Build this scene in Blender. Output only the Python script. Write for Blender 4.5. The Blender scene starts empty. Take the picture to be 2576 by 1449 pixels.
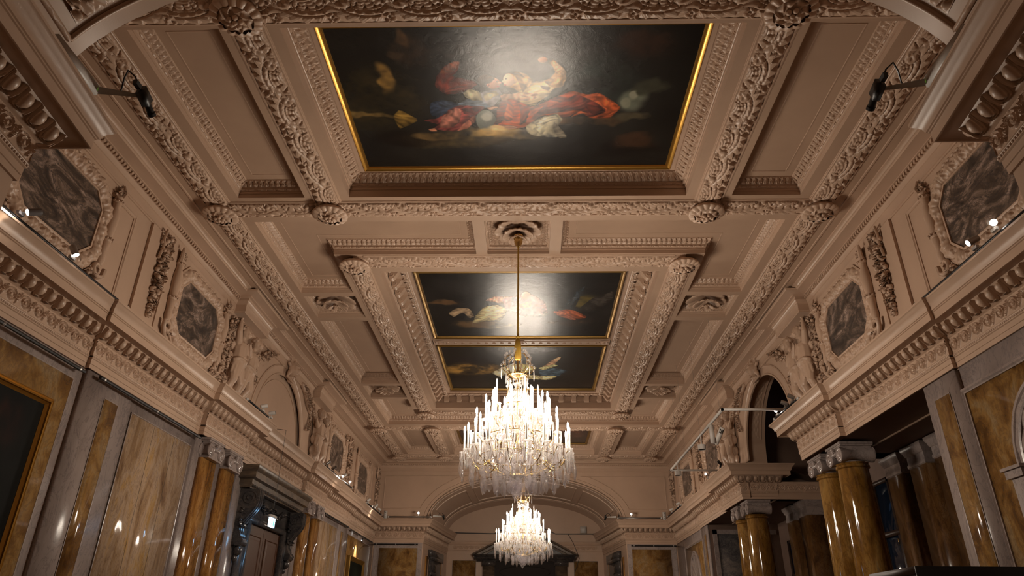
import bpy, math, random
import numpy as np
from mathutils import Vector, Matrix

S = bpy.context.scene
COL = S.collection
PI = math.pi
random.seed(7)
rng = np.random.RandomState(11)

# ---------------------------------------------------------------- camera
F_PX = 1743.287
_pit, _yaw, _rol = 0.46622, 0.0266, 0.0094
_cy, _sy, _cp, _sp = math.cos(_yaw), math.sin(_yaw), math.cos(_pit), math.sin(_pit)
_F = Vector((-_sy * _cp, _cy * _cp, _sp)); _R = Vector((_cy, _sy, 0)); _U = _R.cross(_F)
_cr, _sr = math.cos(_rol), math.sin(_rol)
_R2 = _R * _cr + _U * _sr; _U2 = _U * _cr - _R * _sr
cam_data = bpy.data.cameras.new('camera'); cam = bpy.data.objects.new('camera', cam_data); COL.objects.link(cam)
cam.matrix_world = Matrix(((_R2.x, _U2.x, -_F.x, 0.2056), (_R2.y, _U2.y, -_F.y, 0.0), (_R2.z, _U2.z, -_F.z, 1.6), (0, 0, 0, 1)))
cam_data.sensor_width = 36; cam_data.lens = 36 * F_PX / 2576; cam_data.clip_start = 0.05; cam_data.clip_end = 200
S.camera = cam

# ---------------------------------------------------------------- world, light, exposure
S.view_settings.view_transform = 'Standard'; S.view_settings.look = 'None'
S.view_settings.exposure = 0.88; S.view_settings.gamma = 1.0; S.view_settings.use_curve_mapping = False
w = bpy.data.worlds.new('night'); S.world = w; w.use_nodes = True
w.node_tree.nodes['Background'].inputs[0].default_value = (0.10, 0.16, 0.30, 1)
w.node_tree.nodes['Background'].inputs[1].default_value = 0.25
BULB_STRENGTH = 240.0
BULB_COLOR = (1.0, 0.87, 0.72)
cy = S.cycles
cy.use_light_tree = True; cy.max_bounces = 6; cy.diffuse_bounces = 2; cy.glossy_bounces = 2
cy.transmission_bounces = 2; cy.transparent_max_bounces = 20; cy.sample_clamp_indirect = 2.0; cy.sample_clamp_direct = 40.0
cy.caustics_reflective = False; cy.caustics_refractive = False
cy.use_denoising = True; cy.use_adaptive_sampling = True; cy.adaptive_threshold = 0.035

# ---------------------------------------------------------------- materials
def mat(name):
    m = bpy.data.materials.new(name); m.use_nodes = True
    nt = m.node_tree; return m, nt, nt.nodes['Principled BSDF']
def node(nt, t, **kw):
    n = nt.nodes.new(t)
    for k, v in kw.items():
        if k in n.inputs: n.inputs[k].default_value = v
        else: setattr(n, k, v)
    return n
def coords(nt, scale=(1, 1, 1)):
    g = nt.nodes.new('ShaderNodeNewGeometry'); mp = nt.nodes.new('ShaderNodeMapping')
    mp.inputs['Scale'].default_value = scale
    nt.links.new(g.outputs['Position'], mp.inputs['Vector']); return mp.outputs[0]
def ramp(nt, fac, stops):
    r = nt.nodes.new('ShaderNodeValToRGB'); e = r.color_ramp.elements
    while len(e) < len(stops): e.new(0.5)
    for i, (p, c) in enumerate(stops):
        e[i].position = p; e[i].color = (c[0], c[1], c[2], 1)
    nt.links.new(fac, r.inputs[0]); return r.outputs[0]
def mixc(nt, fac, a, b, mode='MIX'):
    m = nt.nodes.new('ShaderNodeMix'); m.data_type = 'RGBA'; m.blend_type = mode
    for s, v in ((0, fac), (6, a), (7, b)):
        if hasattr(v, 'is_linked'): nt.links.new(v, m.inputs[s])
        elif s == 0: m.inputs[0].default_value = v
        else: m.inputs[s].default_value = (v[0], v[1], v[2], 1)
    return m.outputs[2]
def srgb(*c): return tuple(((x / 255) / 12.92 if x / 255 <= 0.04045 else (((x / 255) + 0.055) / 1.055) ** 2.4) for x in c)
def noise(nt, vec, scale, detail=4, rough=0.5, dist=0.0):
    n = node(nt, 'ShaderNodeTexNoise'); n.inputs['Scale'].default_value = scale; n.inputs['Detail'].default_value = detail
    n.inputs['Roughness'].default_value = rough; n.inputs['Distortion'].default_value = dist
    nt.links.new(vec, n.inputs['Vector']); return n.outputs['Fac']
def bump(nt, b, h, strength=0.3, dist=0.01):
    n = nt.nodes.new('ShaderNodeBump'); n.inputs['Strength'].default_value = strength; n.inputs['Distance'].default_value = dist
    nt.links.new(h, n.inputs['Height']); nt.links.new(n.outputs[0], b.inputs['Normal'])

def simple(name, col, rough=0.5, metal=0.0, spec=None):
    m, nt, b = mat(name); b.inputs['Base Color'].default_value = (*col, 1); b.inputs['Roughness'].default_value = rough
    b.inputs['Metallic'].default_value = metal
    if spec is not None: b.inputs['Specular IOR Level'].default_value = spec
    return m
def plaster(name, c1, c2, rough=0.36):
    m, nt, b = mat(name); v = coords(nt)
    f = noise(nt, v, 1.3, 5, 0.6)
    c = ramp(nt, f, [(0.3, c1), (0.7, c2)]); nt.links.new(c, b.inputs['Base Color'])
    b.inputs['Roughness'].default_value = rough; b.inputs['Specular IOR Level'].default_value = 0.4
    bump(nt, b, noise(nt, v, 60, 3), 0.12, 0.004); return m
def marble(name, stops, vein, scale=(1, 1, 1), nscale=2.0, rough=0.15, vamt=0.6, dist=1.5, fine=14, vpos=(0.47, 0.5, 0.53)):
    m, nt, b = mat(name); v = coords(nt, scale)
    f = noise(nt, v, nscale, 8, 0.62, dist); c = ramp(nt, f, stops)
    f2 = noise(nt, v, nscale * 1.7, 6, 0.6, 3.0)
    vm = ramp(nt, f2, [(vpos[0], (0, 0, 0)), (vpos[1], (1, 1, 1)), (vpos[2], (0, 0, 0))])
    f3 = noise(nt, v, fine, 5, 0.7, 0.5); sp = ramp(nt, f3, [(0.56, (0, 0, 0)), (0.72, (1, 1, 1))])
    mm = node(nt, 'ShaderNodeMath', operation='MULTIPLY'); nt.links.new(vm, mm.inputs[0]); mm.inputs[1].default_value = vamt
    c = mixc(nt, mm.outputs[0], c, vein)
    mm2 = node(nt, 'ShaderNodeMath', operation='MULTIPLY'); nt.links.new(sp, mm2.inputs[0]); mm2.inputs[1].default_value = vamt * 0.6
    c = mixc(nt, mm2.outputs[0], c, vein)
    nt.links.new(c, b.inputs['Base Color']); b.inputs['Roughness'].default_value = rough
    return m

M = {}
M['plaster'] = plaster('plaster_pink', (0.51, 0.352, 0.253), (0.57, 0.392, 0.283))
M['panel'] = plaster('plaster_panel', (0.45, 0.305, 0.215), (0.50, 0.34, 0.24), 0.5)
M['yellow'] = marble('giallo_marble', [(0.3, (0.09, 0.04, 0.012)), (0.43, (0.22, 0.11, 0.032)), (0.52, (0.34, 0.19, 0.06)), (0.62, (0.36, 0.24, 0.12)), (0.75, (0.33, 0.16, 0.035))], (0.10, 0.055, 0.035), (1, 1, 0.75), 1.9, 0.10, 0.38, 0.8, 9, (0.44, 0.5, 0.56))
M['rosy'] = marble('mottled_rosy_marble', [(0.3, (0.20, 0.11, 0.055)), (0.42, (0.42, 0.27, 0.15)), (0.52, (0.54, 0.39, 0.27)), (0.62, (0.54, 0.33, 0.13)), (0.75, (0.42, 0.22, 0.06))], (0.18, 0.11, 0.085), (1, 1.5, 0.45), 1.9, 0.09, 0.55, 0.7, 10)
M['brown'] = marble('brown_gold_marble', [(0.3, (0.10, 0.04, 0.01)), (0.45, (0.34, 0.15, 0.035)), (0.58, (0.50, 0.26, 0.08)), (0.72, (0.42, 0.29, 0.16))], (0.09, 0.03, 0.015), (1.4, 1.4, 0.4), 1.7, 0.08, 0.6, 1.0)
M['rear'] = marble('shade_darkened_marble', [(0.3, (0.05, 0.022, 0.008)), (0.5, (0.16, 0.075, 0.025)), (0.7, (0.20, 0.12, 0.06))], (0.05, 0.02, 0.01), (1.2, 1.2, 0.5), 1.7, 0.2)  # brown marble with the dimness behind the columns put into its colour
M['column'] = marble('column_marble', [(0.28, (0.08, 0.035, 0.006)), (0.45, (0.24, 0.115, 0.022)), (0.58, (0.36, 0.2, 0.055)), (0.72, (0.2, 0.16, 0.07))], (0.055, 0.02, 0.008), (1.6, 1.6, 0.5), 1.2, 0.05, 0.4, 1.2, 10, (0.45, 0.5, 0.55))
M['grey'] = marble('grey_lilac_marble', [(0.3, (0.28, 0.225, 0.205)), (0.55, (0.375, 0.305, 0.28)), (0.75, (0.44, 0.36, 0.33))], (0.13, 0.11, 0.12), (1, 1, 0.6), 1.2, 0.22, 0.45, 1.0, 8)
M['dark'] = marble('dark_marble', [(0.3, (0.025, 0.023, 0.026)), (0.5, (0.055, 0.05, 0.05)), (0.75, (0.13, 0.105, 0.09))], (0.22, 0.18, 0.15), (1, 1, 1), 2.4, 0.22, 0.3)
M['portal'] = marble('banded_portal_marble', [(0.3, (0.05, 0.04, 0.035)), (0.5, (0.13, 0.09, 0.06)), (0.75, (0.26, 0.19, 0.12))], (0.05, 0.04, 0.04), (0.7, 1, 3.5), 1.8, 0.3, 0.5)
M['octmarble'] = marble('dark_mottled_marble', [(0.34, (0.03, 0.022, 0.018)), (0.46, (0.085, 0.06, 0.045)), (0.54, (0.18, 0.125, 0.095)), (0.66, (0.42, 0.31, 0.255))], (0.035, 0.032, 0.035), (1, .8, 1.5), 1.5, 0.3, 0.8, 2.6, 16)
M['recess'] = plaster('shade_darkened_plaster', (0.15, 0.095, 0.07), (0.19, 0.12, 0.09), 0.6)  # wall plaster darkened in colour for the shade inside the recess
M['gold'] = simple('gilt_wood', (0.62, 0.34, 0.07), 0.32, 0.85)
M['oldgold'] = simple('dull_gilt_wood', (0.30, 0.17, 0.04), 0.4, 0.7)
M['brass'] = simple('brass', (0.62, 0.43, 0.17), 0.25, 1.0)
M['rope'] = simple('gold_silk_cover', (0.42, 0.25, 0.04), 0.5, 0.3)
M['bronze'] = simple('dark_bronze', (0.14, 0.09, 0.05), 0.4, 0.8)
M['black'] = simple('black_plastic', (0.012, 0.012, 0.013), 0.4)
M['white'] = simple('white_enamel', (0.62, 0.58, 0.54), 0.4)
M['greybox'] = simple('grey_lacquer', (0.14, 0.125, 0.125), 0.5)
M['blackbox'] = simple('unlit_black', (0.008, 0.008, 0.009), 0.5)  # near-black colour standing in for unlit surfaces
M['steel'] = simple('brushed_steel', (0.35, 0.33, 0.31), 0.35, 0.8)
M['wood'] = simple('brown_door_wood', (0.10, 0.042, 0.02), 0.5, 0, 0.2)
M['darkwood'] = simple('dark_window_wood', (0.035, 0.018, 0.012), 0.4)
def parquet():
    m, nt, b = mat('oak_parquet'); v = coords(nt, (1, 1, 1))
    br = node(nt, 'ShaderNodeTexBrick'); br.inputs['Scale'].default_value = 2.2; nt.links.new(v, br.inputs['Vector'])
    br.inputs['Color1'].default_value = (0.20, 0.11, 0.05, 1); br.inputs['Color2'].default_value = (0.16, 0.085, 0.04, 1); br.inputs['Mortar'].default_value = (0.06, 0.03, 0.015, 1)
    br.inputs['Mortar Size'].default_value = 0.01
    nt.links.new(br.outputs[0], b.inputs['Base Color']); b.inputs['Roughness'].default_value = 0.3; return m
M['floor'] = parquet()
def emit(name, col, s):
    m, nt, b = mat(name); b.inputs['Base Color'].default_value = (0.8, 0.8, 0.8, 1)
    b.inputs['Emission Color'].default_value = (*col, 1); b.inputs['Emission Strength'].default_value = s; return m
M['bulb'] = emit('lit_bulb', BULB_COLOR, BULB_STRENGTH)
M['lens'] = emit('lit_lens', (1, 0.93, 0.85), 30)
M['signface'] = emit('sign_face', (0.30, 0.62, 1.0), 9)
M['signmark'] = emit('sign_green', (0.02, 0.45, 0.3), 1.2)
M['led'] = emit('green_led', (0.4, 1, 0.1), 12)
def candle_mat():
    m, nt, b = mat('candle_sleeve'); b.inputs['Base Color'].default_value = (0.9, 0.86, 0.78, 1); b.inputs['Roughness'].default_value = 0.35
    b.inputs['Subsurface Weight'].default_value = 0.0
    tr = node(nt, 'ShaderNodeBsdfTranslucent'); tr.inputs[0].default_value = (0.9, 0.85, 0.75, 1)
    mx = nt.nodes.new('ShaderNodeMixShader'); mx.inputs[0].default_value = 0.25
    nt.links.new(b.outputs[0], mx.inputs[1]); nt.links.new(tr.outputs[0], mx.inputs[2])
    nt.links.new(mx.outputs[0], nt.nodes['Material Output'].inputs[0]); return m
M['candle'] = candle_mat()
def crystal(name, clear=0.5, tint=(0.98, 0.93, 0.88)):
    m, nt, b = mat(name); nt.nodes.remove(b)
    t = node(nt, 'ShaderNodeBsdfTransparent'); t.inputs[0].default_value = (*tint, 1)
    g = node(nt, 'ShaderNodeBsdfGlossy'); g.inputs['Roughness'].default_value = 0.06; g.inputs[0].default_value = (1, 1, 1, 1)
    d = node(nt, 'ShaderNodeBsdfTranslucent'); d.inputs[0].default_value = (1.0, 0.97, 0.95, 1)
    lw = node(nt, 'ShaderNodeLayerWeight'); lw.inputs[0].default_value = 0.35
    m1 = nt.nodes.new('ShaderNodeMixShader'); m1.inputs[0].default_value = clear
    nt.links.new(d.outputs[0], m1.inputs[1]); nt.links.new(t.outputs[0], m1.inputs[2])
    m2 = nt.nodes.new('ShaderNodeMixShader'); nt.links.new(lw.outputs['Facing'], m2.inputs[0])
    nt.links.new(m1.outputs[0], m2.inputs[1]); nt.links.new(g.outputs[0], m2.inputs[2])
    nt.links.new(m2.outputs[0], nt.nodes['Material Output'].inputs[0]); return m
M['drop'] = crystal('clear_drop_crystal', 0.86, (0.97, 0.95, 0.97))
M['mattdark'] = simple('dark_stone', (0.035, 0.028, 0.026), 0.7, 0, 0.15)
M['crystal'] = crystal('cut_crystal', 0.7, (1.0, 0.98, 0.97))
def glass_dark():
    m, nt, b = mat('night_window_glass'); b.inputs['Base Color'].default_value = (0.02, 0.035, 0.07, 1); b.inputs['Roughness'].default_value = 0.06
    b.inputs['Transmission Weight'].default_value = 0.6; return m
M['glass'] = glass_dark()

# ---------------------------------------------------------------- mesh builder
def A(x): return np.asarray(x, float)
class MB:
    def __init__(s): s.V = []; s.F = []; s.n = 0
    def add(s, V, F):
        V = A(V).reshape(-1, 3); F = np.asarray(F, np.int64) + s.n
        s.V.append(V); s.F.append(F); s.n += len(V)
    def grid(s, P, closeu=False, closev=False):          # P[i][j] points
        P = A(P); a, b = P.shape[:2]
        ia = np.arange(a if closeu else a - 1); ib = np.arange(b if closev else b - 1)
        I, J = np.meshgrid(ia, ib, indexing='ij'); I2 = (I + 1) % a; J2 = (J + 1) % b
        F = np.stack([I * b + J, I2 * b + J, I2 * b + J2, I * b + J2], -1).reshape(-1, 4)
        s.add(P.reshape(-1, 3), F)
    def box(s, x0, x1, y0, y1, z0, z1):
        V = [(x, y, z) for x in (x0, x1) for y in (y0, y1) for z in (z0, z1)]
        s.add(V, [(0, 1, 3, 2), (4, 6, 7, 5), (0, 4, 5, 1), (2, 3, 7, 6), (0, 2, 6, 4), (1, 5, 7, 3)])
    def obox(s, c, ax, ay, az):                           # oriented box, half vectors
        c, ax, ay, az = map(A, (c, ax, ay, az))
        V = [c + i * ax + j * ay + k * az for i in (-1, 1) for j in (-1, 1) for k in (-1, 1)]
        s.add(V, [(0, 1, 3, 2), (4, 6, 7, 5), (0, 4, 5, 1), (2, 3, 7, 6), (0, 2, 6, 4), (1, 5, 7, 3)])
    def lathe(s, prof, n=16, c=(0, 0, 0), axis=(0, 0, 1), mod=None):
        prof = A(prof); th = np.linspace(0, 2 * PI, n, endpoint=False)
        az = Vector(axis).normalized(); ax = az.orthogonal().normalized(); ay = az.cross(ax)
        ax, ay, az = A(ax), A(ay), A(az)
        R = prof[:, 0][:, None] * np.ones(n)[None]
        if mod is not None: R = R * mod(th)[None]
        P = A(c) + R[..., None] * (np.cos(th)[None, :, None] * ax + np.sin(th)[None, :, None] * ay) + prof[:, 1][:, None, None] * az
        s.grid(P, False, True)
    def tube(s, pts, r, n=8, caps=True):
        pts = A(pts); r = np.broadcast_to(A(r), (len(pts),)); rings = []
        for i in range(len(pts)):
            t = pts[min(i + 1, len(pts) - 1)] - pts[max(i - 1, 0)]; t = t / (np.linalg.norm(t) + 1e-12)
            if i == 0:
                u = A(Vector(t).orthogonal().normalized())
            else:
                u = u - t * (u @ t); u = u / (np.linalg.norm(u) + 1e-12)
            v = np.cross(t, u); th = np.arange(n) * 2 * PI / n
            rings.append(pts[i] + r[i] * (np.cos(th)[:, None] * u + np.sin(th)[:, None] * v))
        P = A(rings)
        if caps:
            P = np.concatenate([np.broadcast_to(pts[0], (1, n, 3)), P, np.broadcast_to(pts[-1], (1, n, 3))])
        s.grid(P, False, True)
    def ball(s, c, r, nu=8, nv=12, rot=None):
        r = A(r) * np.ones(3); th = np.linspace(0, PI, nu); ph = np.arange(nv) * 2 * PI / nv
        T, Q = np.meshgrid(th, ph, indexing='ij')
        P = np.stack([np.sin(T) * np.cos(Q), np.sin(T) * np.sin(Q), np.cos(T)], -1) * r
        if rot is not None: P = P @ A(rot).T
        s.grid(P + A(c), False, True)
    def build(s, name, m, parent=None, loc=None, smooth=35, label=None, cat=None, group=None, kind=None):
        me = bpy.data.meshes.new(name); fill(me, s.V, s.F)
        if m is not None: me.materials.append(M[m] if isinstance(m, str) else m)
        if smooth:
            me.polygons.foreach_set('use_smooth', np.ones(len(me.polygons), bool)); me.set_sharp_from_angle(angle=math.radians(smooth))
        return link(name, me, parent, loc, label, cat, group, kind)
def fill(me, Vs, Fs):
    V = np.concatenate(Vs); tot = np.concatenate([f.reshape(-1) for f in Fs])
    sizes = np.concatenate([np.full(len(f), f.shape[1]) for f in Fs])
    me.vertices.add(len(V)); me.vertices.foreach_set('co', V.astype(np.float32).reshape(-1))
    me.loops.add(len(tot)); me.loops.foreach_set('vertex_index', tot.astype(np.int32))
    me.polygons.add(len(sizes)); st = np.concatenate([[0], np.cumsum(sizes)[:-1]])
    me.polygons.foreach_set('loop_start', st.astype(np.int32))
    me.update(calc_edges=True); me.validate(clean_customdata=False)
def tag(o, label=None, cat=None, group=None, kind=None):
    for k, v in (('label', label), ('category', cat), ('group', group), ('kind', kind)):
        if v: o[k] = v
    return o
def link(name, data, parent=None, loc=None, label=None, cat=None, group=None, kind=None):
    o = bpy.data.objects.new(name, data); COL.objects.link(o)
    if loc is not None: o.location = loc
    if parent is not None: o.parent = parent
    return tag(o, label, cat, group, kind)
def empty(name, loc=(0, 0, 0), label=None, cat=None, group=None, rz=0):
    o = link(name, None, None, loc, label, cat, group); o.rotation_euler = (0, 0, rz); return o
KIDS = {}
def kids(o): return [c for c in bpy.data.objects if c.parent == o]
def copy_tree(o, parent=None, table=None):
    c = o.copy(); COL.objects.link(c)
    if parent is not None: c.parent = parent
    for ch in (table[o.name] if table else kids(o)): copy_tree(ch, c, table)
    return c
def tree_table():
    t = {o.name: [] for o in bpy.data.objects}
    for o in bpy.data.objects:
        if o.parent: t[o.parent.name].append(o)
    return t
def poly(mb, pts, frame, h):                              # flat n-gon
    P = [frame(a, b, h) for a, b in pts]; mb.add(P, [list(range(len(P)))])

# frames: (a, b, h) -> xyz with h towards the viewer side of that surface
XW = 6.5; YN = 4.92; YF = 31.28; YC = 18.1; ZC = 8.6
def fl(sx):
    return lambda a, b, h: np.stack(np.broadcast_arrays(sx * (XW - A(h)), A(a), A(b)), -1)
fL, fR = fl(-1), fl(1)
def fFar(a, b, h): return np.stack(np.broadcast_arrays(A(a), YF - A(h), A(b)), -1)
def fNear(a, b, h): return np.stack(np.broadcast_arrays(A(a), YN + A(h), A(b)), -1)
def fCeil(a, b, h): return np.stack(np.broadcast_arrays(A(a), A(b), ZC + A(h)), -1)   # h upward
def fPlan(a, b, h): return np.stack(np.broadcast_arrays(A(a), A(b), A(h)), -1)

def sweep(mb, path, prof, frame, closed=False, disp=None, step=None, seg=None, mit=None):
    """Sweep prof (o to the right of the path, h) along the 2-D path with mitred corners; disp(u, k) displaces along the profile normal."""
    p = A(path); prof = A(prof); n = len(p); k = len(prof)
    nseg = n if closed else n - 1
    d = [(p[(i + 1) % n] - p[i]) for i in range(nseg)]; L = [np.linalg.norm(x) for x in d]; d = [x / l for x, l in zip(d, L)]
    rt = [A((x[1], -x[0])) for x in d]
    def mv(i):
        a = (i - 1) % nseg if closed else i - 1; b = i % nseg if closed else i
        if a < 0: return rt[0]
        if b >= nseg: return rt[-1]
        s_ = rt[a] + rt[b]; return s_ / max(0.15, (s_ @ rt[a]))
    tg = np.gradient(prof, axis=0); nn = np.stack([-tg[:, 1], tg[:, 0]], -1); nn /= (np.linalg.norm(nn, axis=1)[:, None] + 1e-9)
    for i in (range(nseg) if seg is None else seg):
        m0, m1 = mv(i), mv(i + 1) if not closed else mv((i + 1) % n)
        ns = max(1, int(round(L[i] / step))) if step else 1
        t = np.linspace(0, 1, ns + 1)[:, None]
        o = np.broadcast_to(prof[:, 0][None], (ns + 1, k)).copy(); h = np.broadcast_to(prof[:, 1][None], (ns + 1, k)).copy()
        if disp is not None:
            U = o * (m0 @ d[i]) * (1 - t) + (L[i] + o * (m1 @ d[i])) * t
            D = disp(U, np.arange(k)[None], L[i]); o = o + D * nn[:, 0]; h = h + D * nn[:, 1]
        q0 = p[i][None, None] + o[..., None] * m0; q1 = p[(i + 1) % n][None, None] + o[..., None] * m1
        q = q0 * (1 - t[..., None]) + q1 * t[..., None]
        mb.grid(frame(q[..., 0], q[..., 1], h))
def rect(x0, x1, y0, y1):                                # clockwise: right side = inside
    return [(x0, y0), (x0, y1), (x1, y1), (x1, y0)]
# ---------------------------------------------------------------- ornament functions
TL = 0.72
def ss(x, a, b):
    t = np.clip((x - a) / (b - a), 0, 1); return t * t * (3 - 2 * t)
def acanthus(u, v):
    f = u - np.floor(u); H = 0.10 + 0.08 * np.sin(f * 2 * PI * 5 + v * 5) + np.zeros(np.broadcast(f, v).shape)
    for s_ in (1, 0, -1):
        X = (f - s_) * 3.35; dx = (X - 2.35) * 0.68 + (v + 1) * 0.16; dv = v + 1.02
        r = np.hypot(dx, dv); th = np.arctan2(dv, -dx)
        s = r + 0.34 * (th - PI / 2); N = 2.9
        ph = th * N - r * 1.9; fr = ph - np.floor(ph)
        rout = 2.02 - 0.42 * fr ** 1.3 - 0.10 * (th - PI / 2) - 0.12 * np.abs(th - PI / 2)
        act = (th > 0.0) * (th < 2.75) * (dv > 0)
        body = np.clip((rout - r) / 0.10, 0, 1) * np.clip((2.75 - th) / 0.25, 0, 1)
        lobes = 0.55 + 0.45 * np.sin(np.clip(fr, 0, 1) * PI) ** 0.5
        fine = 0.68 + 0.32 * np.abs(np.sin(ph * PI * 3))
        h = (0.40 + 0.55 * np.clip((r - 0.9) / 0.6, 0, 1) * lobes * fine) * (r > 0.95)
        rib = np.abs(s - 1.12)
        h = np.where(rib < 0.20, 0.55 + 0.30 * (1 - rib / 0.20), h)
        h = np.where(rib < 0.075, 0.62 + 0.38 * np.abs(np.cos(th * 10)) ** 0.6, h)
        h = h - 0.40 * np.exp(-((rib - 0.215) / 0.035) ** 2)
        inn = s < 0.90
        q = th * 2.2 - s * 1.6; fq = q - np.floor(q)
        hi = 0.50 + 0.25 * np.abs(np.sin(s * 13)) - 0.55 * np.exp(-((fq - 0.5) / 0.11) ** 2) * (s > 0.3) * (s < 0.8)
        h = np.where(inn, hi, h)
        rc = np.hypot(dx - 0.60, dv - 0.50); tc = np.arctan2(dv - 0.50, dx - 0.60)
        cur = (rc < 0.36)
        h = np.where(cur, 0.45 + 0.55 * np.abs(np.cos((tc - rc * 14) * 0.5)) , h) - 0.4 * np.exp(-((rc - 0.40) / 0.035) ** 2)
        h = np.clip(h, 0.05, 1.1) * body * act
        H = np.where(h > 0.03, np.maximum(h, H * 0.55), H)
        rb = np.hypot(X - 0.28, (v - 0.66)); H = np.maximum(H, 1.05 * np.sqrt(np.clip(1 - (rb / 0.2) ** 2, 0, 1)))
        rb = np.hypot(X - 0.62, (v - 0.86)); H = np.maximum(H, 0.8 * np.sqrt(np.clip(1 - (rb / 0.12) ** 2, 0, 1)))
    return np.clip(H, 0, 1.15) * np.clip((1 - np.abs(v)) / 0.05, 0, 1)
def foliage(mb, a, b, frame, half=0.215, amp=0.062, cushion=0.03, sgn=-1, flip=1, tile=TL, step=0.0125, nk=37, mir=True):
    """Foliage cushion running from a to b (2-D), leaves turned away from the middle."""
    a, b = A(a), A(b); L = np.linalg.norm(b - a); vs = np.linspace(-1, 1, nk)
    prof = np.stack([vs * half, sgn * cushion * (1 - vs ** 2) ** 0.5 * 1.0], -1)
    def disp(u, k, LL):
        v = vs[k]; x = u - LL / 2
        if mir: x = np.abs(x) ; vv = v * flip * np.where(u - LL / 2 > 0, 1, 1)
        else: vv = v * flip
        return -sgn * -1 * 0 + acanthus(x / tile, vv) * amp
    # displacement straight out (h direction) rather than along the profile normal
    ns = int(L / step); t = np.linspace(0, 1, ns + 1)[:, None]; D = disp(t * L, np.arange(nk)[None], L)
    d = (b - a) / L; r = A((d[1], -d[0]))
    P = a + t[..., None] * (b - a) + prof[:, 0][None, :, None] * r
    h = prof[:, 1][None] + sgn * D
    mb.grid(frame(P[..., 0], P[..., 1], h))
def egg_row(mb, a, b, frame, o, h, spacing=0.2, r=(0.05, 0.075), tilt=0.6):
    """Egg and dart along a 2-D line; o,h centre of the moulding; eggs hang tilted."""
    a, b = A(a), A(b); L = np.linalg.norm(b - a)
    if L < spacing * 0.8: return
    d = (b - a) / L; rt = A((d[1], -d[0])); n = max(1, int(round(L / spacing))); sp = L / n
    th = np.linspace(0, PI, 7); ph = np.linspace(0, 2 * PI, 10, endpoint=False)
    T, Q = np.meshgrid(th, ph, indexing='ij')
    ex = np.sin(T) * np.cos(Q) * r[0] * 1.0; ey = np.cos(T) * r[1]; ez = np.sin(T) * np.sin(Q) * r[0] * 0.75
    ct, st = math.cos(tilt), math.sin(tilt)
    us = np.linspace(-1, 1, 17)
    sx = np.sign(us) * r[0] * 1.04 * np.abs(us) ** 0.45; sy = r[1] * (1.0 - 2.06 * (1 - np.abs(us) ** 3.0))
    for i in range(n):
        c = a + d * (i + 0.5) * sp
        def put(X, Y, Z):       # X along, Y up the moulding slope, Z outwards
            oo = o + Z * ct + Y * st; hh = h + Y * ct - Z * st
            q = c + X[..., None] * d + oo[..., None] * rt
            return frame(q[..., 0], q[..., 1], hh)
        mb.grid(put(ex, ey, ez), False, True)
        # husk of three nested ridges round the egg
        fac = A([1.0, 1.10, 1.18, 1.27, 1.36, 1.45, 1.53]); zz = A([-0.012, 0.030, 0.004, 0.030, 0.004, 0.026, -0.012])
        X = sx[:, None] * fac; Y = sy[:, None] * (1 + (fac - 1) * .45); Z = np.broadcast_to(zz, X.shape)
        mb.grid(put(X, Y, Z))
        X = A([[sp / 2 - 0.012, sp / 2, sp / 2 + 0.012]] * 3); Y = A([[r[1]] * 3, [0.0] * 3, [-r[1] * 1.1] * 3]); Z = A([[0, 0.02, 0], [0, 0.03, 0], [0, 0.005, 0]])
        mb.grid(put(X, Y, Z))
def wave(u, v):
    """running scroll with palmette between, u in tiles, v -1..1"""
    f = u - np.floor(u); H = np.zeros(np.broadcast(f, v).shape)
    for s_ in (-1, 0, 1):
        x = (f - s_ - 0.36) * 2.45; y = v + 0.05; r = np.sqrt(x * x + y * y); th = np.arctan2(y, x)
        spi = np.cos(2 * PI * (r / 0.36) - th); H = np.maximum(H, (r < 0.82) * (r > 0.1) * np.clip(spi + .25, 0, 1) ** .6); H = np.maximum(H, np.sqrt(np.clip(1 - (r / .2) ** 2, 0, 1)))
        for k, (c0, w_) in enumerate(((0.0, .07), (.26, .06), (-.26, .06))):
            xx = (f - s_ - 0.86) * 2.45 - v * 0.45 - c0 * (v + 1) * .8; H = np.maximum(H, np.exp(-(xx / w_) ** 2) * (v > -.85 + .3 * (k > 0)) * (v < .85 - .25 * (k > 0)))
    return H * np.clip((1 - np.abs(v)) / 0.06, 0, 1)
def relief_strip(mb, a, b, frame, o, h0, h1, fn, tile, amp, nk=25, step=0.0105):
    """vertical face relief between h0 and h1 at offset o right of line a-b"""
    a, b = A(a), A(b); L = np.linalg.norm(b - a)
    if L < tile * 0.7: return
    d = (b - a) / L; r = A((d[1], -d[0])); nt = max(1, round(L / tile)); ns = int(nt * max(12, tile / step))
    t = np.linspace(0, 1, ns + 1)[:, None]; v = np.linspace(-1, 1, nk)[None]
    D = fn(t * nt, v) * amp
    P = a + t[..., None] * (b - a) + (o + D)[..., None] * r
    h = np.broadcast_to(h0 + (v + 1) / 2 * (h1 - h0), D.shape)
    mb.grid(frame(P[..., 0], P[..., 1], h))
def bead_row(mb, a, b, frame, o, h, spacing=0.03, r=0.012, elong=1.0):
    a, b = A(a), A(b); L = np.linalg.norm(b - a)
    if L < spacing: return
    d = (b - a) / L; rt = A((d[1], -d[0])); n = int(L / spacing); ns = n * 6
    t = np.linspace(0, 1, ns + 1)[:, None]; th = np.linspace(-PI / 2, PI * 0.6, 6)[None]
    R = r * (0.35 + 0.65 * np.abs(np.sin(t * n * PI)) ** 0.6)
    oo = o + R * np.cos(th); hh = h + R * np.sin(th)
    P = a + t[..., None] * (b - a) + oo[..., None] * rt
    mb.grid(frame(P[..., 0], P[..., 1], hh))
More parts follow.
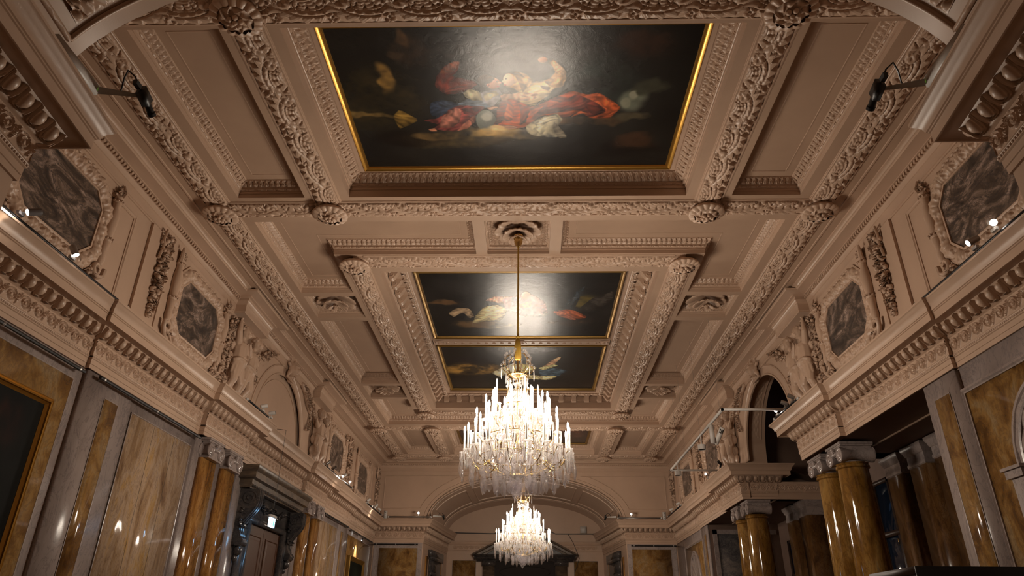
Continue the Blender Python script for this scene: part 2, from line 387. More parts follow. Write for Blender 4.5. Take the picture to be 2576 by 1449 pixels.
def bead_reel(mb, a, b, frame, o, h, spacing=0.16, r=0.02):
    a, b = A(a), A(b); L = np.linalg.norm(b - a); d = (b - a) / L; rt = A((d[1], -d[0])); n = max(1, int(L / spacing)); ns = n * 14
    t = np.linspace(0, 1, ns + 1)[:, None]; th = np.linspace(-PI * 0.6, PI * 0.6, 6)[None]
    f = (t * n) % 1.0
    R = np.where(f < 0.62, np.sqrt(np.clip(1 - ((f - 0.31) / 0.33) ** 2, 0.02, 1)), 0.25 + 0.65 * np.abs(np.sin((f - 0.62) / 0.38 * 2 * PI)))
    R = r * R; oo = o + R * np.cos(th); hh = h + R * np.sin(th)
    P = a + t[..., None] * (b - a) + oo[..., None] * rt
    mb.grid(frame(P[..., 0], P[..., 1], hh))
def leaf_disp(amp, spacing, n0=3, nl=11):
    def f(u, k, L):
        n = max(1, round(L / spacing)); x = u / L * n; fr = np.abs((x % 1.0) - 0.5) * 2; fr = 1 - fr      # 0 at leaf axis, 1 between
        kk = np.clip((k - n0) / (nl - 1.0), 0, 1); on = (k >= n0) * (k < n0 + nl)
        w_ = 0.80 * np.sqrt(np.clip(1 - (kk * 1.02) ** 2.6, 0, 1)) * (0.75 + 0.25 * np.abs(np.cos(kk * 9)))
        leaf = np.clip((w_ - fr) / 0.14, 0, 1) * (0.65 + 0.35 * np.cos(fr * 9))
        hole = np.exp(-((fr - 1.0) / 0.16) ** 2) * (np.exp(-((kk - 0.3) / 0.13) ** 2) + np.exp(-((kk - 0.72) / 0.12) ** 2)) + np.exp(-(fr / 0.12) ** 2) * np.exp(-((kk - 0.55) / 0.1) ** 2)
        dart = np.exp(-((fr - 1.0) / 0.10) ** 2) * (kk > 0.8) * 0.8
        return on * amp * (leaf * np.sin(np.clip(kk, .12, 1) * PI * .9) ** .3 + dart - 1.1 * hole)
    return f
# coffer moulding: offsets inward from the rim, heights up from the band plane
def coffer(mb, x0, x1, y0, y1, path=None, D=0.29, wall=0.09, ins=0.155, step=0.011, leaf=0.10):
    path = path or rect(x0, x1, y0, y1)
    sweep(mb, path, [(0, 0), (0, wall * .9), (0.012, wall * .9), (0.012, wall + 0.03), (0.02, wall + 0.035)], fCeil, True)
    z = wall + 0.075
    c = [(0.02, wall + 0.035), (0.05, z + 0.02), (0.05, z + 0.025)]
    n = 11; lf = [(0.05 + (ins - 0.06) * (i / (n - 1)), z + 0.03 + (D - z - 0.05) * (0.5 - 0.5 * math.cos(PI * i / (n - 1)))) for i in range(n)]
    prof = c + lf + [(ins - 0.005, D - 0.012), (ins, D)]
    sweep(mb, path, prof, fCeil, True, disp=leaf_disp(-0.022, leaf), step=step)
    p = A(path)
    for i in range(len(p)):
        bead_reel(mb, p[i], p[(i + 1) % len(p)], fCeil, 0.028, z - 0.012, 0.17, 0.022)
def groove(mb, path, o=0.30, D=0.29):
    sweep(mb, path, [(o - 0.004, D + 0.0), (o, D - 0.008), (o + 0.012, D - 0.008), (o + 0.016, D)], fCeil, True)

# ---------------------------------------------------------------- ceiling
XI, XO = 3.8, 5.0
R0, R1, R2, R3 = 6.11, 10.65, 25.55, 30.09
XB, XBo = 3.42, 5.45
c1a, c1b = 6.42, 10.28; c2a, c2b = 36.2 - c1b, 36.2 - c1a
ch1, ch2 = 11.09, 12.35; chf1, chf2 = 36.2 - ch2, 36.2 - ch1
def cut_plane(mb, xs, ys, holes, frame, h):
    for i in range(len(xs) - 1):
        for j in range(len(ys) - 1):
            cx, cyy = (xs[i] + xs[i + 1]) / 2, (ys[j] + ys[j + 1]) / 2
            if any(a < cx < b and c < cyy < d for a, b, c, d in holes): continue
            mb.grid(frame(A([[xs[i], xs[i]], [xs[i + 1], xs[i + 1]]]), A([[ys[j], ys[j + 1]], [ys[j], ys[j + 1]]]), h * np.ones((2, 2))))
fy = [(14.12, 14.31), (15.5, 15.7), (20.5, 20.7), (21.89, 22.08)]   # dividers along the sides
coffs = []
for sx in (-1, 1):
    X = sorted((sx * XI, sx * XO))
    for a, b in ((c1a, c1b), (c2a, c2b), (fy[0][1], fy[1][0]), (fy[1][1], fy[2][0]), (fy[2][1], fy[3][0])): coffs.append((X[0], X[1], a, b))
fx = (0.63, 0.86)
for a, b in ((ch1, ch2), (chf1, chf2)): coffs.append((-fx[0], fx[0], a, b))
paintc = [(-3.0, 3.0, c1a, c1b), (-3.0, 3.0, 13.12, 23.08), (-3.0, 3.0, c2a, c2b)]
Ls = []
for sx in (-1, 1):
    for near in (True, False):
        if near: r1, r2 = (sx * fx[1], sx * XO, ch1, ch2), (sx * XI, sx * XO, ch2, fy[0][0])
        else: r1, r2 = (sx * fx[1], sx * XO, chf1, chf2), (sx * XI, sx * XO, fy[3][1], chf1)
        Ls.append((sx, near, (min(r1[:2]), max(r1[:2]), r1[2], r1[3]), (min(r2[:2]), max(r2[:2]), r2[2], r2[3])))
holes = coffs + paintc + [x for l in Ls for x in l[2:]]
xs = sorted({-6.6, 6.6} | {v for h_ in holes for v in h_[:2]}); ys = sorted({YN - 0.3, YF + 0.3} | {v for h_ in holes for v in h_[2:]})
mb = MB(); cut_plane(mb, xs, ys, holes, fCeil, 0.0)
for (x0, x1, y0, y1) in coffs:                             # coffer backs
    mb.grid(fCeil(A([[x0, x0], [x1, x1]]), A([[y0, y1], [y0, y1]]), 0.29 * np.ones((2, 2))))
for l in Ls:
    for (x0, x1, y0, y1) in l[2:]:
        mb.grid(fCeil(A([[x0, x0], [x1, x1]]), A([[y0, y1], [y0, y1]]), 0.29 * np.ones((2, 2))))
for (x0, x1, y0, y1) in paintc:
    mb.grid(fCeil(A([[x0, x0], [x1, x1]]), A([[y0, y1], [y0, y1]]), 0.5 * np.ones((2, 2))))
mb.build('ceiling', 'panel', smooth=0, kind='structure')
mb = MB()
for (x0, x1, y0, y1) in coffs:
    coffer(mb, x0, x1, y0, y1)
    if (x1 - x0) * (y1 - y0) > 2.5: groove(mb, rect(x0, x1, y0, y1))
for sx, near, r1, r2 in Ls:
    if near: p = [(sx * fx[1], ch1), (sx * XO, ch1), (sx * XO, fy[0][0]), (sx * XI, fy[0][0]), (sx * XI, ch2), (sx * fx[1], ch2)]
    else: p = [(sx * fx[1], chf2), (sx * XO, chf2), (sx * XO, fy[3][1]), (sx * XI, fy[3][1]), (sx * XI, chf1), (sx * fx[1], chf1)]
    if (sx < 0) != near: p = p[::-1]
    p = p[::-1] if sum((p[(i + 1) % 6][0] - p[i][0]) * (p[(i + 1) % 6][1] + p[i][1]) for i in range(6)) < 0 else p
    coffer(mb, 0, 0, 0, 0, path=p); groove(mb, p)
mb.build('trim_1', 'plaster', kind='structure')
# deep painting coffers of the end bays
mb = MB()
for (x0, x1, y0, y1) in (paintc[0], paintc[2]):
    coffer(mb, x0, x1, y0, y1, D=0.40, wall=0.17, ins=0.2, leaf=0.12)
    sweep(mb, rect(x0, x1, y0, y1), [(0.2, 0.40), (0.215, 0.40), (0.215, 0.385), (0.33, 0.385), (0.34, 0.42), (0.34, 0.5)], fCeil, True)
mb.build('trim_2', 'plaster', kind='structure')
# centre opening with console brackets
mb = MB(); x0, x1, y0, y1 = paintc[1]; P = rect(x0, x1, y0, y1)
sweep(mb, P, [(0, 0), (0, 0.2), (0.015, 0.2), (0.015, 0.215), (0.03, 0.23), (0.03, 0.26), (0.04, 0.27), (0.04, 0.40), (0.33, 0.40), (0.33, 0.37), (0.38, 0.37), (0.38, 0.385), (0.46, 0.41), (0.46, 0.395), (0.52, 0.395), (0.53, 0.42), (0.53, 0.5)], fCeil, True)
for i in range(4):
    a, b = A(P[i]), A(P[(i + 1) % 4]); bead_row(mb, a, b, fCeil, 0.022, 0.235, 0.075, 0.018)
    d = (b - a) / np.linalg.norm(b - a); a2, b2 = a + d * 0.36, b - d * 0.36
    bead_row(mb, a2, b2, fCeil, 0.40, 0.385, 0.11, 0.035)
mb.box(-2.5, 2.5, 17.92, 18.28, ZC + 0.395, ZC + 0.5)
sweep(mb, [(-2.44, 17.94), (2.44, 17.94)], [(0, 0.38), (-0.03, 0.36), (-0.05, 0.36)], fCeil)
for i in range(22):
    x = -2.3 + i * 4.6 / 21; mb.ball((x, 18.05, ZC + 0.39), (0.05, 0.03, 0.022), 6, 8); mb.ball((x, 18.15, ZC + 0.39), (0.05, 0.03, 0.022), 6, 8)
for x in (-2.3, 0, 2.3): mb.lathe([(0.13, 0), (0.13, -0.03), (0.1, -0.03), (0.07, -0.02), (0.05, -0.05), (0, -0.06)], 20, (x, 18.1, ZC + 0.395))
mb.build('trim_3', 'plaster', kind='structure')
# brackets: S-scroll consoles (single shape, laid round the opening)
def console_shape(mb, c, inw, along, w=0.075):
    """S-shaped bracket: c on the wall line, inw unit inward, w half width along"""
    c, inw, along = A(c), A(inw), A(along); up = A((0, 0, 1)); t = np.linspace(0, 1, 22)
    ax = 0.02 + 0.33 * t; bot = 0.205 + 0.19 * ss(t, 0.15, 0.95) - 0.035 * np.sin(t * PI * 2) * 1.0
    P = []
    for s_, q in ((-1, 0), (1, 0)):
        P.append(c + ax[:, None] * inw + bot[:, None] * up + s_ * w * along)
    top = c + ax[:, None] * inw + 0.405 * up
    mb.grid(np.stack([top - w * along, P[0], P[1], top + w * along], 1))
    for s_ in (-1, 1):                                   # volute discs
        for (dx, dz, r) in ((0.075, 0.275, 0.06), (0.30, 0.365, 0.038)):
            cc = c + dx * inw + dz * up
            mb.lathe([(0, 0.018), (r * 0.35, 0.02), (r * 0.4, 0.008), (r * 0.62, 0.008), (r * 0.7, 0.02), (r, 0.016), (r, -0.03)], 14, cc + s_ * w * along, s_ * along)
    mb.ball(c + 0.33 * inw + 0.375 * up, (0.04, 0.05, 0.03), 6, 8)
mb = MB(); n = 23
for i in range(n):
    y = 13.42 + i * (22.78 - 13.42) / (n - 1)
    for sx in (-1, 1): console_shape(mb, (sx * 2.965, y, ZC), (-sx, 0, 0), (0, 1, 0))
for i in range(13):
    x = -2.62 + i * 5.24 / 12
    for yy, s_ in ((13.155, 1), (23.045, -1)): console_shape(mb, (x, yy, ZC), (0, s_, 0), (1, 0, 0))
mb.build('trim_4', 'plaster', kind='structure')
# foliage bands
mb = MB()
for sx in (-1, 1):
    for a, b in ((R0, R1), (R1, R2), (R2, R3)): foliage(mb, (sx * XBo, a), (sx * XBo, b), fCeil, flip=sx)
    for a, b in ((R0, R1), (12.65, 23.55), (R2, R3)): foliage(mb, (sx * XB, a), (sx * XB, b), fCeil, flip=sx)
for y, f_ in ((R0, 1), (R1, 1), (R2, -1), (R3, -1)):
    for a, b in ((-XBo, -XB), (XB, XBo)): foliage(mb, (a, y), (b, y), fCeil, flip=-1, mir=False)
    foliage(mb, (-XB, y), (XB, y), fCeil, flip=-1)
for y in (12.65, 23.55): foliage(mb, (-XB, y), (XB, y), fCeil, flip=-1)
mb.build('trim_5', 'plaster', kind='structure', smooth=60)
# fillets beside the bands
mb = MB(); fil = [(-0.006, 0.0), (-0.006, -0.022), (0.012, -0.022), (0.02, -0.012), (0.03, -0.012), (0.034, 0.0)]
def fillets(a, b, hw=0.222):
    a, b = A(a), A(b); d = (b - a) / np.linalg.norm(b - a); r = A((d[1], -d[0]))
    sweep(mb, [a + r * hw, b + r * hw], fil, fCeil); sweep(mb, [b - r * hw, a - r * hw], fil, fCeil)
for sx in (-1, 1):
    for a, b in ((R0 + .22, R1 - .22), (R1 + .22, R2 - .22), (R2 + .22, R3 - .22)): fillets((sx * XBo, a), (sx * XBo, b))
    for a, b in ((R0 + .22, R1 - .22), (12.87, 23.33), (R2 + .22, R3 - .22)): fillets((sx * XB, a), (sx * XB, b))
for y in (R0, R1, R2, R3):
    for a, b in ((-XBo + .22, -XB - .22), (-XB + .22, XB - .22), (XB + .22, XBo - .22)): fillets((a, y), (b, y))
for y in (12.65, 23.55): fillets((-XB + .22, y), (XB - .22, y))
mb.build('trim_6', 'plaster', kind='structure')

# rosettes
def rosette_mesh(mb, r=0.30, depth=0.2, petals=16):
    th = np.linspace(0, 2 * PI, 128, endpoint=False)[None]
    t = np.linspace(0, 1, 22)[:, None]
    # outer fluted bowl
    R = r * (0.55 + 0.5 * np.sin(t * PI * 0.62)) * (1 + 0.05 * t * np.abs(np.sin(petals / 2 * th)) + 0.03 * np.sin(petals * th) * (1 - t))
    Z = -depth * (t ** 1.2) * (0.8 + 0.12 * np.abs(np.sin(petals / 2 * th)) * t)
    rim = np.clip((t - 0.75) / 0.25, 0, 1); R = R * (1 - 0.30 * rim ** 2)
    mb.grid(np.stack([R * np.cos(th), R * np.sin(th), Z + 0 * th], -1), False, True)
    # inner curled flower
    R2_ = r * 0.72 * (1 - t) * (1 + 0.10 * np.sin(8 * th + 6 * t)); Z2 = -depth * (0.72 + 0.30 * np.sin(t * PI * 2.2) * 0.5 + 0.25 * t) - 0.018 * np.cos(8 * th + 9 * t)
    mb.grid(np.stack([R2_ * np.cos(th), R2_ * np.sin(th), Z2], -1), False, True)
    mb.ball((0, 0, -depth * .5), (.80 * r, .80 * r, .42 * depth), 12, 24)
    for i in range(5):
        a = i * 2 * PI / 5; mb.ball((0.07 * math.cos(a), 0.07 * math.sin(a), -depth * 1.02), 0.038, 6, 8)
    mb.ball((0, 0, -depth * 1.12), 0.035, 6, 8)
mb = MB(); rosette_mesh(mb)
ros_me = mb.build('ceiling_rosette', 'plaster', loc=(0, 0, 0), smooth=60)
spots = []
rown = ['the nearest cross band', 'the second cross band, nearest painting end', 'the cross band beyond the third painting', 'the farthest cross band']
for j, y in enumerate((R0, R1, R2, R3)):
    for x, nm in ((-XBo, 'left outer'), (-XB, 'left inner'), (XB, 'right inner'), (XBo, 'right outer')):
        spots.append((x, y, 'plaster rosette hanging at the %s crossing of %s' % (nm, rown[j])))
for y, nm in ((12.65, 'near'), (23.55, 'far')):
    for x, s_ in ((-XB, 'left'), (XB, 'right')): spots.append((x, y, 'plaster rosette at the %s %s corner of the central painting frame' % (nm, s_)))
for i, (x, y, lb) in enumerate(spots):
    o = ros_me if i == 0 else ros_me.copy()
    if i: COL.objects.link(o)
    o.location = (x, y, ZC - 0.02); tag(o, lb, 'rosette', 'plaster rosettes at the crossings of the ceiling bands')
# big flowers inside the small square coffers
def flower_mesh(mb):
    th = np.linspace(0, 2 * PI, 120, endpoint=False)[None]; t = np.linspace(0, 1, 16)[:, None]
    for (r, z0, dz, k, ph) in ((0.46, 0.21, -0.17, 8, 0), (0.31, 0.10, -0.16, 6, 0.5), (0.17, 0.0, -0.13, 6, 0.1)):
        pc = np.abs(np.cos(k / 2 * th + ph)); pet = 0.74 + 0.26 * pc ** 0.35
        R = r * np.sin((1 - t) * PI * 0.58) / 0.97 * pet
        Z = z0 + dz * np.sin(np.clip((1 - t) * 1.02, 0, 1) * PI * 0.72) * (0.75 + 0.25 * pc) - 0.010 * np.cos(6 * np.arccos(np.clip(pc, 0, 1))) * (1 - t)
        mb.grid(np.stack([R * np.cos(th), R * np.sin(th), Z], -1), False, True)
    mb.lathe([(0.06, -0.02), (0.05, -0.12), (0.0, -0.14)], 12)
mb = MB(); flower_mesh(mb); fm = mb.build('coffer_flower', 'plaster', smooth=60)
fl_sp = [(0, 11.72, 'large plaster flower round the ceiling hook of the nearer chandelier'), (0, 24.48, 'large plaster flower above the farther chandelier')]
for sx, s_ in ((-1, 'left'), (1, 'right')):
    fl_sp += [(sx * 4.4, 14.9, 'large plaster flower in the nearer square coffer on the %s side' % s_), (sx * 4.4, 21.3, 'large plaster flower in the farther square coffer on the %s side' % s_)]
for i, (x, y, lb) in enumerate(fl_sp):
    o = fm if i == 0 else fm.copy()
    if i: COL.objects.link(o)
    o.location = (x, y, ZC + 0.06); tag(o, lb, 'flower ornament', 'plaster flowers in the small square coffers')

# ---------------------------------------------------------------- cornice under the ceiling
XA = XW
def jogged(x, y0, y1, br):
    """polyline in plan along X=-x from y0 to y1; br = [(y, depth from there on)]"""
    pts = [(-x, y0)]; cur = 0.0
    for y, d in br:
        pts += [(-x + cur, y), (-x + d, y)]; cur = d
    pts.append((-x + cur, y1)); return pts
rs = [(14.2, 0.24), (15.7, 0.03), (20.5, 0.24), (22.0, 0.0)]
leftA = jogged(XA, YN, YF, rs)
full = leftA + [(-x, y) for x, y in leftA[::-1]]
# profile: o into the room from the wall, h absolute height
cor = [(-0.26, 8.13), (0.02, 8.13), (0.02, 8.16), (0.035, 8.165), (0.035, 8.185), (0.03, 8.20), (0.03, 8.33), (0.045, 8.335), (0.06, 8.37), (0.075, 8.40), (0.08, 8.405), (0.08, 8.415), (0.085, 8.415), (0.085, 8.47), (0.15, 8.47), (0.15, 8.49), (0.22, 8.50), (0.36, 8.50), (0.37, 8.53), (0.385, 8.535), (0.385, 8.542), (-0.26, 8.545)]
cor2 = [(0.0, 8.54), (0.385, 8.54), (0.40, 8.56), (0.43, 8.57), (0.45, 8.575), (0.45, 8.60), (0.60, 8.605), (0.62, 8.585), (0.65, 8.585), (0.66, 8.605), (0.80, 8.605)]
mb = MB(); nL = len(leftA)
sweep(mb, full, cor, fPlan, True); sweep(mb, [(-XA, YN), (-XA, YF), (XA, YF), (XA, YN)], cor2, fPlan, True)
# chevron dentils: small tilted blocks
def dentils(mb, a, b, sp=0.085):
    a, b = A(a), A(b); L = np.linalg.norm(b - a)
    if L < 0.3: return
    d = (b - a) / L; r = A((d[1], -d[0])); n = int(L / sp)
    for i in range(n):
        c = a + d * (i + 0.5) * L / n
        q = c + r * 0.105
        mb.obox((q[0], q[1], 8.443), (d[0] * sp * 0.27, d[1] * sp * 0.27, 0), (r[0] * 0.022, r[1] * 0.022, 0), (d[0] * 0.006, d[1] * 0.006, 0.026))
for i in range(len(full)):
    a, b = full[i], full[(i + 1) % len(full)]
    jog = abs(abs(a[0]) - (XA - 0.24)) < 0.01 and abs(abs(b[0]) - (XA - 0.24)) < 0.01
    if not jog: dentils(mb, a, b)
mb.build('trim_7', 'plaster', kind='structure')
# ---------------------------------------------------------------- main entablature
ENT = [(0.0, 5.16), (0.025, 5.16), (0.025, 5.225), (0.035, 5.23), (0.035, 5.30), (0.05, 5.31), (0.05, 5.325)]
ENT2 = [(0.045, 5.345), (0.05, 5.36), (0.045, 5.365), (0.045, 5.60), (0.06, 5.61), (0.085, 5.62), (0.09, 5.635), (0.10, 5.64), (0.115, 5.66), (0.15, 5.72), (0.18, 5.765), (0.19, 5.775), (0.20, 5.79),
        (0.345, 5.79), (0.345, 5.775), (0.36, 5.775), (0.36, 5.885), (0.375, 5.89), (0.375, 5.905), (0.39, 5.91), (0.395, 5.93), (0.405, 5.965), (0.43, 6.0), (0.46, 6.03), (0.47, 6.045), (0.48, 6.05), (0.48, 6.08), (0.0, 6.11)]
XE = 6.48
jl = [(9.72, 0.055), (13.55, 0.165), (15.75, 0.055), (20.45, 0.165), (22.65, 0.055), (26.48, 0.0)]
leftE = jogged(XE, YN, YF, jl)
nearL = [(-3.5, -2.2), (-4.33, YN)]; farL = [(-4.33, YF), (-3.79, 35.76)]
pathE = nearL + leftE + farL                              # left half, then the back wall, then the right half
RB0, RB1 = 15.65, 20.5
je = 0.165
rightE1 = [(3.79, 35.76), (4.33, YF)] + [(-x, y) for x, y in jogged(XE, YN, YF, jl)[::-1] if y > RB1 + 0.2 and True]
rightE1 = [(3.79, 35.76), (4.33, YF), (XE, YF), (XE, 26.48), (XE - .055, 26.48), (XE - .055, 22.65), (XE - je, 22.65), (XE - je, RB1), (7.28, RB1), (7.28, 25.5)]
rightE2 = [(7.28, 10.7), (7.28, RB0), (XE - je, RB0), (XE - je, 13.55), (XE - .055, 13.55), (XE - .055, 9.72), (XE, 9.72), (XE, YN), (4.33, YN), (3.5, -2.2)]
def entablature(name, path, segs, eggs=True):
    mb = MB(); sweep(mb, path, ENT, fPlan, seg=segs); sweep(mb, path, ENT2, fPlan, seg=segs)
    p = A(path)
    for i in segs:
        a, b = p[i], p[i + 1]; L = np.linalg.norm(b - a); d = (b - a) / L; r = A((d[1], -d[0]))
        def turn(j):
            if j <= 0 or j >= len(p) - 1: return 0
            d0 = p[j] - p[j - 1]; d1 = p[j + 1] - p[j]; return np.sign(d0[0] * d1[1] - d0[1] * d1[0])
        # convex corners (turning left, away from the right side) lengthen the outer line
        ka, kb = turn(i), turn(i + 1)
        def ext(o): return a - d * o * ka, b + d * o * kb
        if L < 0.3: continue
        q = ext(0.14); egg_row(mb, q[0], q[1], fPlan, 0.145, 5.705, 0.22, (0.066, 0.078), 0.62)
        q = ext(0.05); relief_strip(mb, q[0], q[1], fPlan, 0.046, 5.375, 5.595, wave, 0.27, 0.024)
        bead_row(mb, q[0], q[1], fPlan, 0.045, 5.335, 0.04, 0.017)
    mb.build(name, 'plaster', kind='structure', smooth=50)
iL0, iL1 = 2, 2 + len(leftE) - 1
entablature('trim_8', pathE, [0, 1]); entablature('trim_9', pathE, list(range(iL0, iL1))); entablature('trim_10', pathE, [iL1, iL1 + 1])
entablature('trim_11', rightE1, list(range(0, 2))); entablature('trim_12', rightE1, list(range(2, len(rightE1) - 1)))
entablature('trim_13', rightE2, list(range(0, 7))); entablature('trim_14', rightE2, [7, 8])
# plainer entablature across the far back wall and inside the arch recess
mb = MB()
BK = [(0, 5.16), (0.02, 5.16), (0.02, 5.32), (0.03, 5.34), (0.03, 5.355), (0.02, 5.36), (0.02, 5.57), (0.035, 5.58), (0.04, 5.6), (0.03, 5.61), (0.03, 5.73), (0.045, 5.74), (0.045, 5.76), (0, 5.77)]
sweep(mb, [(-3.79, 35.76), (3.79, 35.76)], BK, fPlan)
relief_strip(mb, (-3.5, 35.76), (3.5, 35.76), fPlan, 0.021, 5.375, 5.56, wave, 0.27, 0.018); bead_row(mb, (-3.5, 35.76), (3.5, 35.76), fPlan, 0.025, 5.34, 0.05, 0.014)
sweep(mb, [(8.6, RB1), (7.26, RB1)][::-1], [(0.0, 5.16), (0.02, 5.16), (0.02, 5.32), (0.04, 5.34), (0.02, 5.36), (0.02, 5.6), (0.05, 5.64), (0, 5.66)], fPlan)
relief_strip(mb, (7.3, RB1), (8.5, RB1), fPlan, 0.021, 5.38, 5.58, wave, 0.27, 0.018)
mb.build('trim_15', 'plaster', kind='structure', smooth=50)

# ---------------------------------------------------------------- walls
def quad(mb, frame, a0, a1, b0, b1, h=0.0):
    mb.grid(frame(A([[a0, a0], [a1, a1]]), A([[b0, b1], [b0, b1]]), h * np.ones((2, 2))))
def ell(cx, z0, a, b, n=48, t0=0, t1=PI):
    t = np.linspace(t0, t1, n); return np.stack([cx + a * np.cos(t), z0 + b * np.sin(t)], -1)
def arch_wall(mb, frame, x0, x1, z0, z1, cx, zs, a, b, h=0.0, n=48):
    """wall x0..x1, z0..z1 with an arched hole open down to z0"""
    quad(mb, frame, x0, cx - a, z0, z1, h); quad(mb, frame, cx + a, x1, z0, z1, h)
    e = ell(cx, zs, a, b, n); e = np.concatenate([[(cx + a, z0)], e, [(cx - a, z0)]]) if zs > z0 else e
    top = np.stack([e[:, 0], np.full(len(e), z1)], -1)
    P = np.stack([e, top], 1); mb.grid(frame(P[..., 0], P[..., 1], h * np.ones(P.shape[:2])))
AZ = 6.1
# left wall
mb = MB(); quad(mb, fL, YN, YF, 0, AZ, -0.0); quad(mb, fL, YN, 15.75, AZ, ZC); quad(mb, fL, 20.45, YF, AZ, ZC)
arch_wall(mb, fL, 15.75, 20.45, AZ, ZC, YC, 6.15, 2.12, 2.0)
quad(mb, fL, 15.75, 20.45, AZ, ZC, -0.07)
e = ell(YC, 6.15, 2.12, 2.0); mb.grid(np.stack([fL(e[:, 0], e[:, 1], 0.0), fL(e[:, 0], e[:, 1], -0.07)], 1))
mb.build('wall_left', 'plaster', kind='structure', smooth=30)
# right wall
mb = MB(); quad(mb, fR, YN, 10.62, 0, AZ); quad(mb, fR, 25.58, YF, 0, AZ); quad(mb, fR, 10.62, RB0 + 0.1, 5.2, AZ); quad(mb, fR, RB1 - 0.1, 25.58, 5.2, AZ)
quad(mb, fR, YN, 15.75, AZ, ZC); quad(mb, fR, 20.45, YF, AZ, ZC); arch_wall(mb, fR, 15.75, 20.45, AZ, ZC, YC, 6.15, 2.16, 2.04)
mb.build('wall_right', 'plaster', kind='structure', smooth=30)
# end walls with their wide arches, canted recesses and vaults
def vault(mb, y0, y1, a0, b0, a1, b1, zs0=6.1, zs1=6.1):
    e0 = ell(0, zs0, a0, b0, 60); e1 = ell(0, zs1, a1, b1, 60)
    P0 = np.stack([e0[:, 0], np.full(60, y0), e0[:, 1]], -1); P1 = np.stack([e1[:, 0], np.full(60, y1), e1[:, 1]], -1)
    mb.grid(np.stack([P0, P1], 1))
for nm, fr, yb, y0, ye, s_ in (('wall_far', fFar, 35.76, YF, 35.76, 1), ('wall_near', fNear, -2.2, YN, -2.2, -1)):
    mb = MB()
    aa, bb_ = (4.27, 1.96) if s_ > 0 else (4.33, 2.02)
    arch_wall(mb, fr, -XW, XW, 6.05, ZC, 0, 6.1, aa, bb_)
    quad(mb, fr, -XW, -4.33, 0, 6.05); quad(mb, fr, 4.33, XW, 0, 6.05)
    xb = 3.79 if s_ > 0 else 3.5
    mb.build(nm, 'plaster', kind='structure', smooth=30)
    for sx, sd in ((-1, 'left'), (1, 'right')):
        mb = MB(); mb.add([(sx * 4.33, y0, 0), (sx * xb, ye, 0), (sx * xb, ye, 6.15), (sx * 4.33, y0, 6.15)], [(0, 1, 2, 3)]); mb.build('wall_%s_recess_%s' % (nm[5:], sd), 'plaster', kind='structure', smooth=0)
    mb = MB(); mb.add([(-xb, ye, 0), (xb, ye, 0), (xb, ye, 8.2), (-xb, ye, 8.2)], [(0, 1, 2, 3)]); mb.build('wall_%s_recess_back' % nm[5:], 'plaster', kind='structure', smooth=0)
    mb = MB(); vault(mb, y0, ye, aa, bb_, xb - 0.02, 1.42); mb.build('ceiling_vault_%s' % nm[5:], 'plaster', kind='structure', smooth=30)
# vault ribs, panels and arch mouldings
mb = MB()
def arch_sweep(mb, y, a, b, prof, zs=6.1, frame_sign=-1, n=60, t0=0.0, t1=PI):
    """prof: (inward radial, towards viewer)"""
    t = np.linspace(t0, t1, n); P = []
    for (r, h) in prof:
        P.append(np.stack([(a - r) * np.cos(t), np.full(n, y + frame_sign * h), zs + (b - r) * np.sin(t)], -1))
    mb.grid(np.stack(P, 1))
def varc(y):      # far vault half width and rise at depth y
    k = (y - YF) / (35.76 - YF); return 4.27 + (3.77 - 4.27) * k, 1.96 + (1.42 - 1.96) * k
for y, w_ in ((31.55, 0.42), (34.7, 0.30)):
    a_, b_ = varc(y); P = [(0, -0.001 - w_ / 2), (0.05, -w_ / 2), (0.05, -w_ / 2 + 0.05), (0.02, -w_ / 2 + 0.06), (0.02, w_ / 2 - 0.06), (0.05, w_ / 2 - 0.05), (0.05, w_ / 2), (0, w_ / 2)]
    arch_sweep(mb, y, a_, b_, P, t0=0.06, t1=PI - 0.06)
    t = np.linspace(0.06, PI - 0.06, 700)[:, None]; v = np.linspace(-1, 1, 9)[None]
    D = 0.022 + acanthus(np.abs(t - PI / 2) * 7.0, v) * 0.035
    mb.grid(np.stack(np.broadcast_arrays((a_ - D) * np.cos(t), y + v * (w_ / 2 - 0.07), 6.1 + (b_ - D) * np.sin(t)), -1))
for k0, k1 in ((0.10, 0.28), (0.31, 0.69), (0.72, 0.90)):  # recessed-looking panel frames on the vault
    y0_, y1_ = 32.2, 34.2
    for (pa, pb, ya, yb2) in ((k0, k1, y0_, y0_), (k0, k1, y1_, y1_), (k0, k0, y0_, y1_), (k1, k1, y0_, y1_)):
        n = 30; tt = np.linspace(pa, pb, n) * PI; yy = np.linspace(ya, yb2, n); pts = []
        for t_, y_ in zip(tt, yy):
            a_, b_ = varc(y_); pts.append(((a_ - 0.01) * math.cos(t_), y_, 6.1 + (b_ - 0.01) * math.sin(t_)))
        mb.tube(pts, 0.032, 6)
mb.build('trim_16', 'plaster', kind='structure', smooth=50)
